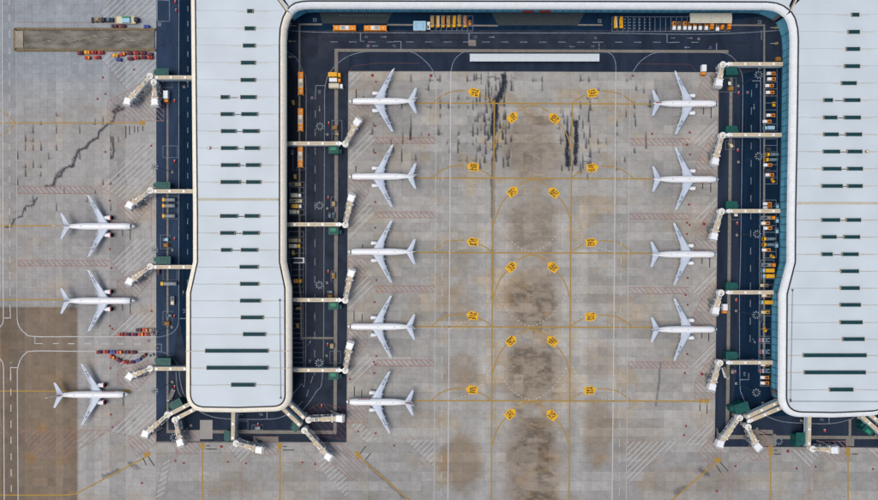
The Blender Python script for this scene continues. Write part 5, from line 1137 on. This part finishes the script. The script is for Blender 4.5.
for i, (x, y, t, s_, w) in enumerate(((432.4, 21.5, M_vt, M_vy, ''), (438, 21.7, M_vc, M_vy, ''), (443.1, 21.6, M_vt, M_vo, ''), (448.6, 21.5, M_vt, M_vy, ''), (454.2, 21.5, M_vy, M_vy, ''), (459.3, 20.8, M_vg, M_vy, ''), (465, 21.5, M_vg, M_vo, ''))):
    put('belt_loader', kind(belt_loader, t, s_), x, y, 90 + (3 if i == 4 else 0), 'yellow belt loader with %s belt, %s from left in the upper row' % ({M_vt: 'tan', M_vc: 'cream', M_vy: 'yellow', M_vg: 'grey'}[t], ORD[i]), 'belt loader', GL)
put('tow_tractor', kind(tug, M_vo), 470, 22.4, 90, 'small orange tractor at the right end of the belt loader row', 'tractor')
for i, (x, t) in enumerate(((615.8, M_vc), (621.3, M_vy))): put('belt_loader', kind(belt_loader, t, M_vy), x, 22.4, 90, ['yellow belt loader with cream belt, leftmost in the bays at upper right', 'all-yellow belt loader, second in the bays at upper right'][i], 'belt loader', GL)
put('van', kind(pickup, M_W, M_W, 4.6, 2.1), 428.4, 25.6, -90, 'small white van between the pale shed and the belt loaders', 'van')
m = MB(); c = P(419.6, 26, 3); m.box((c[0], c[1], 1.6), (6.6, 4.6, 3.1), M_vt); sw = m.mesh('wall')
e = thing('portable_cabin', (0, 0, 0), 0, 'pale blue flat-roofed cabin beside the belt loader row', 'cabin'); link('wall', sw, e)
m = MB(); m.box((c[0], c[1], 3.3), (7.3, 5.5, .3), M_vlb, ts=(.98, .98)); rf = m.build('roof', e); m = MB()
for dx in (-2, 2):
    for dy in (-1.3, 0, 1.3): m.box((c[0] + dx, c[1] + dy, 3.5), (.3, .45, .12), M_steel)
m.build('roof_vent', rf); m = MB(); m.box((c[0], c[1] - 2.33, 1.3), (1.0, .06, 2.0), M_vbl); m.build('door', e)
GT = 'service trucks'
put('service_truck', kind(truck, M_vy, M_vy, 7.2, 2.5), 335, 75.4, 0, 'yellow box truck, top of three parked left of the topmost airliner', 'truck', GT)
put('service_truck', kind(truck, M_vo, M_W, 6.6, 2.1), 335.6, 80.8, 0, 'white box truck with orange cab, middle of three left of the topmost airliner', 'truck', GT)
put('service_truck', kind(truck, M_W, M_vc, 8.0, 2.6), 336.4, 86.6, 0, 'cream truck, lowest of three parked left of the topmost airliner', 'truck', GT)
for i, (x, y, c_, b_, kd, L, w) in enumerate(((295.3, 184.4, M_vt, M_vt, 'flat', 7.4, 'tan flatbed truck, topmost in the bays beside the left pier'), (296.5, 195.6, M_W, M_vc, 'box', 6.0, 'white truck with cream box, second in the bays beside the left pier'), (296.2, 201, M_vc, M_vc, 'flat', 7.6, 'cream flatbed truck, third in the bays beside the left pier'), (297, 206.4, M_W, M_vy, 'box', 5.8, 'white truck with yellow box, fourth in the bays beside the left pier'), (295, 212, M_vc, M_vc, 'box', 5.8, 'cream box truck just above the second bridge corridor'),
                                          (295.2, 240.4, M_vt, M_vt, 'box', 7.2, 'tan box truck below the second bridge corridor'), (295.2, 246, M_vy, M_vc, 'box', 6.6, 'cream box truck with bright yellow cab beside the left pier'), (298.2, 281, M_vy, M_vo, 'box', 4.6, 'short orange-yellow truck beside the slanting pier wall'))):
    put('service_truck', kind(truck, c_, b_, L, 2.2, 2.0, 1.7, kd, 2.1), x, y, 0, w, 'truck', GT)
put('container_loader', kind(loader), 299, 260.4, 0, 'white U-shaped container loader with dark platform beside the left pier', 'loader')
GU = 'tow tractors'
for x, y, a, w in ((295, 176.4, 90, 'yellow tow tractor above the parked trucks beside the left pier'), (293, 252.6, 80, 'yellow tow tractor above the white container loader'), (298, 308.4, 0, 'yellow tow tractor just below the third bridge corridor'), (297.4, 325.6, 90, 'yellow tow tractor in the lower empty bays beside the left pier'), (293, 102.2, 80, 'yellow tow tractor between the pier wall and the middle bus')):
    put('tow_tractor', kind(tug, M_vy, M_vt, True), x, y, a, w, 'tractor', GU)
put('tow_tractor', kind(tug, M_vg), 292, 152.2, 90, 'grey tow tractor left of the lowest bus', 'tractor', GU)
GE = 'wheeled fire extinguishers'
for x, y, w in ((328.5, 123, 'near the first bridge right of the left pier'), (328, 197.4, 'near the second bridge right of the left pier'), (328, 271.4, 'near the third bridge right of the left pier'), (327.4, 344.4, 'near the fourth bridge right of the left pier'), (321.4, 406, 'inside the red hatched corner below the fourth bridge'),
                (174, 100.4, 'beside the white tanker at upper left'), (174, 161, 'on the far-left road below the topmost left bridge'), (174, 238.6, 'beside the marked box between the upper left bridges'), (173.6, 316.2, 'right of the blue dolly on the far-left road'), (174, 386.8, 'below the lowest straight bridge on the far left'), (174.6, 1.4, 'at the top edge of the far-left road'), (175.4, 9.8, 'just below the top edge of the far-left road'),
                (739.4, 92.4, 'near the topmost right-hand airliner nose'), (738.6, 149.8, 'near the second bridge of the right pier'), (738, 223, 'near the third bridge of the right pier'), (737, 300, 'below the fourth bridge of the right pier'), (736, 371.8, 'below the fifth bridge of the right pier'), (257.6, 424.6, 'under the end of the left pier'), (825.8, 430.8, 'under the end of the right pier')):
    put('fire_extinguisher', kind(extinguisher), x, y, 90, 'red wheeled fire extinguisher ' + w, 'extinguisher', GE)
GD = 'dollies and ground units'
for x, y, a, fn, w, ct in ((335, 127.6, 0, kind(dolly, M_vbr, M_vdk), 'brown loaded dolly by the first bridge right of the left pier', 'dolly'), (336, 134, 0, kind(power_unit, M_vdk, M_vt), 'dark ground power unit below the brown loaded dolly', 'power unit'), (329.6, 215, 90, kind(power_unit, M_vdk, M_vbg), 'dark ground power unit above the second bridge corridor', 'power unit'), (333.4, 215.4, 90, kind(power_unit, M_vbg, M_vdk), 'blue-grey ground power unit above the second bridge tower', 'power unit'),
                        (333.6, 203.8, 90, kind(dolly, M_vt, M_vdk), 'small tan dolly in a painted box above the second bridge', 'dolly'), (329.8, 292, 0, kind(power_unit, M_vdk, M_vbg), 'dark ground power unit above the third bridge tower', 'power unit'), (330, 296.6, 0, kind(dolly, M_vbr, M_vdk), 'brown dolly touching the third bridge corridor', 'dolly'), (333.4, 275.6, 90, kind(power_unit, M_vt, M_vbr), 'tan ground unit between the second and third bridges', 'power unit'), (331.8, 346, 90, kind(dolly, M_vt, M_vdk), 'tan dolly beside the fourth bridge extinguisher', 'dolly'),
                        (165.6, 239.6, 0, kind(power_unit, M_vbg, M_vlb), 'blue ground unit in the marked box left of the left pier', 'power unit'), (166, 245.2, 0, kind(dolly, M_vbr, M_vdk), 'brown dolly below the blue ground unit on the far left road', 'dolly'), (169, 315.6, 0, kind(power_unit, M_vdk, M_vbg), 'dark blue ground unit beside the far-left baggage carts', 'power unit'), (167, 323.4, 0, kind(dolly, M_vbr, M_vdk), 'orange-brown dolly beside the far-left baggage carts', 'dolly'),
                        (158, 271.4, 90, kind(power_unit, M_vdr, M_vdk), 'dark red ground unit by the second far-left tower', 'power unit'), (257.4, 428, 0, kind(power_unit, M_vbg, M_vg), 'blue-grey ground unit under the end of the left pier', 'power unit'), (731, 145, 60, kind(power_unit, M_vt, M_vc), 'tan ground unit in the marked box below the second right bridge', 'power unit'), (735, 215, 0, kind(power_unit, M_vdk, M_Wg), 'dark ground unit in the marked box below the third right bridge', 'power unit'),
                        (729.4, 82.6, 90, kind(power_unit, M_vdk, M_Wg), 'dark and white ground unit right of the topmost right bridge cab', 'power unit'), (731, 88.6, 0, kind(dolly, M_vbr, M_vdk), 'orange-brown dolly right of the topmost right bridge cab', 'dolly'), (732.4, 371, 90, kind(power_unit, M_vdk, M_vg), 'dark ground unit below the fifth right bridge', 'power unit'), (725, 372.6, 75, kind(stair_truck), 'white stair truck below the fifth right bridge', 'stair truck'), (171.4, 394.6, 110, kind(stair_truck), 'white stair truck below the lowest far-left bridge', 'stair truck'),
                        (172.4, 300.6, 90, kind(pickup, M_vc, M_vg, 5.0, 2.2), 'grey pickup with cream cab beside the slanted left wall', 'pickup'), (778.6, 59, 0, kind(dolly, M_vbr, M_vdk), 'brown dolly beside the right pier wall above the top bridge', 'dolly')):
    put({'power unit': 'ground_power_unit', 'dolly': 'cargo_dolly', 'stair truck': 'stair_truck', 'pickup': 'pickup_truck'}[ct], fn, x, y, a, w, ct, GD)
GK = 'tank trucks'
TK = kind(truck, M_vy, M_vg, 7.6, 2.2, 2.0, 1.7, 'tank', 2.2); TW = kind(truck, M_vo, M_W, 6.6, 2.6, 2.2, 1.8, 'box', 2.2)
for y, w in ((199.8, 'topmost of three in the far-left bays'), (205.8, 'middle of three in the far-left bays'), (216, 'lowest of three in the far-left bays')): put('tank_truck', TK, 169, y, 180, 'grey tank truck with yellow cab, ' + w, 'tank truck', GK)
put('tank_truck', kind(truck, M_vy, M_vg, 9.4, 2.4, 2.0, 1.8, 'tank', 2.2), 169, 283.6, 180, 'long grey tank truck with yellow cab, alone below the second far-left bridge', 'tank truck', GK)
put('service_truck', TW, 166.8, 97.2, 90, 'white box truck with orange cab beside the two-armed far-left bridge', 'truck', GT)
put('service_truck', kind(truck, M_vo, M_W, 5.8, 2.6, 2.2, 1.7, 'box', 2.2), 703, 70.6, 90, 'white box truck with orange cab above the topmost right-hand airliner', 'truck', GT)
put('service_truck', kind(truck, M_vo, M_W, 5.6, 2.6, 2.2, 1.6, 'box', 2.2), 724, 308.6, 90, 'white box truck beside the fourth right-hand bridge cab', 'truck', GT)
# vehicles along the right pier wall
PK = [(771.3, 73.4, 'wo'), (771.8, 79, 'wo'), (769.8, 85.6, 'wo'), (770.4, 92.4, 'wo'), (771, 115.2, 'wo'), (767.4, 121.4, 'wo'), (768.8, 128, 'ww'), (768.6, 149.4, 'dk'), (772, 154.6, 'tk'), (771, 159.8, 'tk'), (768, 165, 'wo'), (768.2, 171, 'dk'), (770, 174.8, 'wo'), (767.6, 203.8, 'wo'), (767.6, 207.8, 'wo'), (768, 217.8, 'fl'), (765.8, 223.2, 'wo'), (768, 228.2, 'wo'), (768.6, 238.8, 'tk'), (768.6, 244.6, 'tk'), (766.6, 250, 'wo'), (768.4, 265, 'fl'), (767.4, 270.4, 'wy'), (767.6, 276, 'wy'), (764.4, 285.4, 'wc'), (766.4, 295.4, 'wo'), (766, 302.2, 'wy'), (765.6, 312.2, 'cy'), (765.4, 340.2, 'rb'), (765.4, 351.8, 'rb'), (765.4, 364.6, 'wo'), (765.4, 371, 'rb'), (765, 377.4, 'wo'), (765, 383, 'wo')]
DESC = {'wo': ('pickup_truck', 'white-cab pickup with orange bed', 'pickup', lambda: kind(pickup, M_W, M_vo)), 'ww': ('van', 'long white van', 'van', lambda: kind(truck, M_vlb, M_vlb, 5.8, 2.0, 1.5, 1.6, 'box', 1.9)), 'dk': ('flat_trailer', 'low dark flat trailer', 'trailer', lambda: kind(dolly, M_vdk, M_vdk)), 'tk': ('tank_truck', 'blue-grey tank truck with yellow cab', 'tank truck', lambda: kind(truck, M_vy, M_vbg, 6.8, 2.1, 2.0, 1.6, 'tank', 2.1)),
        'fl': ('flatbed_truck', 'grey flatbed truck with orange load', 'truck', lambda: kind(truck, M_vo, M_vg, 8.0, 2.2, 2.0, 1.9, 'flat', 2.0)), 'wy': ('box_truck', 'yellow box truck with pale cab', 'truck', lambda: kind(truck, M_vlb, M_vy, 6.6, 2.2, 2.0, 1.5, 'box', 2.0)), 'wc': ('pickup_truck', 'cream and tan pickup', 'pickup', lambda: kind(pickup, M_vc, M_vt)), 'cy': ('pickup_truck', 'cream-cab pickup with yellow bed', 'pickup', lambda: kind(pickup, M_vc, M_vy)), 'rb': ('aircraft_tractor', 'low blue tractor with red end', 'tractor', lambda: kind(tractor3, M_vr, M_vlb, M_vbg))}
cnt = {}; tot = {}
for q in PK: tot[q[2]] = tot.get(q[2], 0) + 1
for x, y, k in PK:
    nm, lb, ct, fn = DESC[k]; i = cnt.get(k, 0); cnt[k] = i + 1
    w = 'only one along the right pier wall' if tot[k] == 1 else ('topmost such along the right pier wall' if i == 0 else ('%s such from the top along the right pier wall' % ORD[i]))
    put(nm, fn(), x, y, 180 if k in ('wo', 'ww', 'tk', 'wy', 'wc', 'cy', 'rb') else 0, lb + ', ' + w, ct, 'vehicles parked along the right pier wall')
for x, y, a, w in ((774.6, 104, 90, 'topmost by the right pier wall'), (773.6, 180.4, 60, 'second from the top by the right pier wall'), (773, 256.4, 30, 'third from the top by the right pier wall'), (765.6, 329.8, 60, 'lowest by the right pier wall')): put('tow_tractor', kind(tug, M_vy, M_vt, False), x, y, a, 'yellow open tow tractor, ' + w, 'tractor', GU)
for i, (x, y) in enumerate(((777.4, 206), (777.2, 220), (777, 230.6), (776.6, 244.8))): put('ground_power_unit', kind(power_unit, M_vbg, M_vlb), x, y, 90, 'pale blue-grey unit against the right pier wall, %s from the top of four' % ORD[i], 'power unit', GD)
# bays at upper right
GV = 'vehicles in the upper right bays'
for i, x in enumerate((674.2, 679.3, 685, 689.8, 695, 700.4, 706.4)):
    put('pickup_truck', kind(pickup, M_W, M_vbr if i % 2 else M_vo), x, 25.6, 90, 'small white-fronted pickup, %s from left in the upper right bays' % ORD[i], 'pickup', GV)
for x, c_, w in ((711.6, M_vo, 'yellow-orange van, first right of the white-fronted pickups'), (729, M_vo, 'orange van at the right end of the upper right bays')): put('van', kind(truck, c_, c_, 4.6 if x > 720 else 4.2, 2.1, 1.4, 1.3, 'box', 1.7), x, 25.8, 90, w, 'van', GV)
put('pickup_truck', kind(pickup, M_W, M_vt), 717.6, 26.6, 90, 'white and tan pickup between two orange vehicles in the upper right bays', 'pickup', GV)
put('tow_tractor', kind(tug, M_vo, M_vo, True), 722.4, 26.8, 90, 'orange tow tractor second from right in the upper right bays', 'tractor', GV)
# vehicle canopy
e = thing('vehicle_canopy', (0, 0, 0), 0, 'pale beige canopy roof over the upper right vehicle bays', 'canopy'); a, b = P(690, 23, 4.5), P(732, 13, 4.5)
for i in range(4):
    x0 = a[0] + (b[0] - a[0]) * i / 4; x1 = a[0] + (b[0] - a[0]) * (i + 1) / 4; m = MB()
    rr = [[(x, a[1], 4.3), (x, a[1] + 1.4, 4.6), (x, (a[1] + b[1]) / 2, 4.75), (x, b[1] - 1.4, 4.6), (x, b[1], 4.3), (x, b[1], 4.2), (x, a[1], 4.2)] for x in (x0 + .05, x1 - .05)]
    m.loft([r[::-1] for r in rr], M_canopyB, smooth=False); m.build('roof_panel', e)
for i in range(5):
    x = a[0] + .3 + (b[0] - a[0] - .6) * i / 4; m = MB(); m.tube((x, b[1] - .4, ZR), (x, b[1] - .4, 4.3), .1, .1, M_grey, 8); m.bar((x, b[1] - .4, 4.1), (x, a[1] + .2, 4.1), .15, .2, M_grey); m.build('post', e)
# long walkway canopy
e = thing('walkway_canopy', (0, 0, 0), 0, 'long narrow white canopy on the top road above the open apron', 'canopy'); a, b = P(469.8, 61.4, 3.6), P(599.4, 53.8, 3.6)
for i in range(12):
    x0 = a[0] + (b[0] - a[0]) * i / 12; x1 = a[0] + (b[0] - a[0]) * (i + 1) / 12; m = MB(); yc = (a[1] + b[1]) / 2
    m.loft([[(x, a[1], 3.5), (x, b[1], 3.5), (x, b[1], 3.62), (x, yc, 3.75), (x, a[1], 3.62)] for x in (x0 + .01, x1 - .01)], M_canopy, smooth=False); m.build('roof_panel', e)
for i in range(13):
    for y in (a[1] + .5, b[1] - .5):
        x = a[0] + .4 + (b[0] - a[0] - .8) * i / 12; m = MB(); m.tube((x, y, ZR), (x, y, 3.5), .08, .08, M_grey, 8); m.build('post', e)
# ------------------------------------------------------------------ far left: trench, carts, machines
tr = thing('trench', (0, 0, 0), 0, 'long strip of dug-up earth framed by timber boards at upper left', 'trench')
x0, y0 = P(15.5, 51)[:2]; x1, y1 = P(155.6, 29)[:2]
nx, ny = 90, 16; vv = []; ff = []
for j in range(ny + 1):
    for i in range(nx + 1):
        u, v = i / nx, j / ny; X_, Y_ = x0 + 1 + (x1 - x0 - 1.4) * u, y0 + 1 + (y1 - y0 - 2) * v
        hN = math.sin(X_ * .5 + 3 * math.sin(Y_ * .4)) * .06 + math.sin(X_ * 1.3 + Y_ * 2.1) * .05 + .12 * math.sin(v * math.pi * 3 + .2 * math.sin(X_ * .2))
        vv.append((X_, Y_, .62 + 2.0 * hN + random.uniform(-.09, .09)))
for j in range(ny):
    for i in range(nx): p = j * (nx + 1) + i; ff.append((p, p + 1, p + nx + 2, p + nx + 1))
M_earth2 = mat('earth_pale', (150, 142, 128), .95, .2, .4, bump=.6, detail=12)
m = MB(); m.add(vv, ff, M_earth, True); m.build('earth_fill', tr)
m = MB()
random.seed(5)
for k in range(5):
    u0 = random.uniform(.08, .7); ln = random.uniform(.12, .3); vc = random.uniform(.3, .65); rr = []; ph = random.uniform(0, 6)
    for t in range(40):
        u = u0 + ln * t / 39; X_ = x0 + (x1 - x0) * min(u, .98); Y_ = y0 + (y1 - y0) * (vc + .07 * math.sin(ph + u * 38) + .04 * math.sin(u * 90)); w_ = .32 * math.sin(math.pi * (t + .5) / 40) * random.uniform(.4, 1.5)
        rr.append([(X_, Y_ - w_, .75), (X_, Y_, 1.1), (X_, Y_ + w_, .75)])
    m.loft(rr, M_earth2, caps=False, close=False)
m.build('earth_ridge', tr)
for (ax, ay, bx, by) in ((15.5, 29.4, 156, 29.8), (15.5, 50.6, 156, 50.4), (16, 29.4, 16, 50.6)):
    A_, B2 = Vector(P(ax, ay)[:2]), Vector(P(bx, by)[:2]); L = (B2 - A_).length; n_ = max(1, int(L / 5.8))
    for k in range(n_): p = A_.lerp(B2, (k + .01) / n_); q = A_.lerp(B2, (k + .99) / n_); m = MB(); m.bar((p.x, p.y, .55), (q.x, q.y, .55), 1.2 if ax != bx else 1.4, 1.0, M_timber); m.build('timber_board', tr)
m = MB(); p, q = P(25.4, 31), P(25.4, 49); m.bar((p[0], p[1], .45), (q[0], q[1], .45), .4, .4, M_timber); m.build('timber_board', tr)
m = MB(); c = P(20.5, 40); m.box((c[0], c[1], .3), (4.6, 9.6, 1.6), M_earth2); m.build('earth_pad', tr)
put('wheel_loader', [('body', (lambda m: (m.box((0, 0, 1.3), (3.6, 2.0, 1.2), M_vt, ts=(.95, .9)), m.box((-2.6, 0, 1.4), (2.0, 2.2, 1.4), M_vdk, ts=(.9, .9)), m.mesh('body'))[-1])(MB())), ('cab', (lambda m: (m.box((-.2, 0, 2.4), (1.7, 1.6, 1.3), M_vt, ts=(.85, .85)), m.mesh('cab'))[-1])(MB()), [('cab_window', (lambda m: (m.box((.66, 0, 2.5), (.06, 1.2, .8), M_dark), m.mesh('cab_window'))[-1])(MB()))]),
     ('boom', (lambda m: (m.bar((1.2, .6, 1.9), (3.4, .6, .9), .3, .4, M_vt), m.bar((1.2, -.6, 1.9), (3.4, -.6, .9), .3, .4, M_vt), m.mesh('boom'))[-1])(MB())), ('bucket', (lambda m: (m.box((3.9, 0, .8), (1.1, 3.0, 1.1), M_vdk, ts=(.6, 1)), m.mesh('bucket'))[-1])(MB()))] + wheels((1.3, -1.7), 2.6, .75, .5), 98, 19.4, 180, 'tan wheel loader with dark bucket above the trench', 'loader', zv=2)
def lorry():
    m = MB(); m.box((0, 0, 1.0), (13.6, 2.6, .4), M_vdk); ch = m.mesh('chassis'); m = MB(); m.box((5.4, 0, 1.9), (2.3, 2.5, 2.2), M_vdk, ts=(.86, .92)); cb = m.mesh('cab'); m = MB(); m.box((6.5, 0, 2.2), (.08, 2.0, .9), M_dark); ws = m.mesh('windscreen')
    m = MB(); m.box((-.9, 0, 1.35), (11.6, 4.2, .35), M_vc)
    for s in (-1, 1): m.box((-.9, s * 2.05, 1.7), (11.6, .12, .5), M_vc)
    for x in (-6.6, 4.8): m.box((x, 0, 1.7), (.12, 4.2, .5), M_vc)
    bd = m.mesh('load_bed'); m = MB(); m.box((-.4, -.55, 2.1), (4.6, 2.5, 1.2), M_vlb, ts=(.97, .95)); lo = m.mesh('blue_load'); m = MB(); m.box((-.4, 1.3, 1.9), (4.8, .9, .8), M_greenL); g_ = m.mesh('green_load')
    return [('chassis', ch), ('cab', cb, [('windscreen', ws)]), ('load_bed', bd), ('blue_load', lo), ('green_load', g_)] + wheels((4.6, -3.6, -5.0), 2.6, .5)
put('flatbed_lorry', lorry(), 127, 19.8, 0, 'cream flatbed lorry with blue load above the trench', 'lorry', zv=2)
put('aircraft_tractor', kind(tractor3, M_vdk, M_vdk, M_vbg), 108, 19.6, 180, 'dark blue-grey tractor between the wheel loader and flatbed lorry', 'tractor')
GC = 'baggage carts'
CT = {'r': (M_vr, M_vdr, M_vpu), 'd': (M_vdr, M_vpu, M_vdk), 'p': (M_vdr, M_vpu, M_vbl), 'b': (M_vbl, M_vbl, M_vdr), 'y': (M_vy, M_vo, M_vdr), 'o': (M_vr, M_vo, M_vpu), 'n': (M_vt, M_vdr, M_vdk), 'w': (M_vdk, M_vdr, M_vpu)}
CN = {'r': 'red', 'd': 'dark red', 'p': 'purple-loaded dark red', 'b': 'blue', 'y': 'yellow', 'o': 'orange-red', 'n': 'tan and red', 'w': 'dark'}
def carts(lst, where):
    for i, (x, y, k, a) in enumerate(lst): put('baggage_cart', kind(baggage_cart, *CT[k]), x, y, a, '%s baggage cart, %s from left %s' % (CN[k], ORD[i], where), 'baggage cart', GC, z=.04)
carts([(80, 53, 'd', 0), (87, 52.4, 'y', 0), (93.8, 52.4, 'r', 0), (100.6, 52.6, 'r', 0)], 'in the upper-left row below the trench')
carts([(87.2, 57.6, 'o', 5), (97, 57.2, 'r', -4)], 'of the two lower ones below the trench')
carts([(115.4, 55.4, 'y', 10), (122.4, 54, 'o', -10), (129.2, 53, 'd', 0), (136, 53, 'r', 0), (143, 53, 'd', 0), (149.8, 54, 'p', 0)], 'in the upper hatched row below the trench')
carts([(118.4, 59.4, 'b', 8), (130, 58.4, 'p', 0), (136.4, 57.6, 'r', 0), (143, 57.2, 'd', 0), (149.8, 57.4, 'r', 0)], 'in the lower hatched row below the trench')
carts([(114.2, 26, 'w', 0), (122.4, 26.2, 'd', 0), (146.4, 26.5, 'b', 0)], 'between the flatbed lorry and the trench')
carts([(138.5, 330.2, 'w', 0), (145, 330.2, 'o', 0), (151.8, 330, 'n', 5)], 'in the short row above the road')
carts([(120.5, 334.7, 'r', 0), (127.1, 334.7, 'p', 0), (133.8, 334.8, 'b' if 0 else 'p', 0), (140.6, 334.6, 'o', 0), (147.3, 334.5, 'r', 0), (153.6, 334.2, 'n', 0)], 'in the long row above the road')
carts([(99, 352.3, 'd', 0), (105.7, 352.1, 'r', 0), (112.7, 352.3, 'b', 0), (119, 352.3, 'o', 0), (126.4, 352.4, 'w', 0), (133.3, 352.5, 'd', 0)], 'in the straight row below the road')
carts([(112, 357.2, 'o', 30), (118.4, 360.2, 'd', 24), (125, 362.4, 'r', 8), (131.7, 362.4, 'd', -8), (138, 360.2, 'b', -25), (143.6, 356, 'w', -35)], 'in the curved train under the road')
put('tow_tractor', kind(tug, M_vg), 151, 355.4, -15, 'grey tow tractor pulling the curved baggage train', 'tractor', GU)
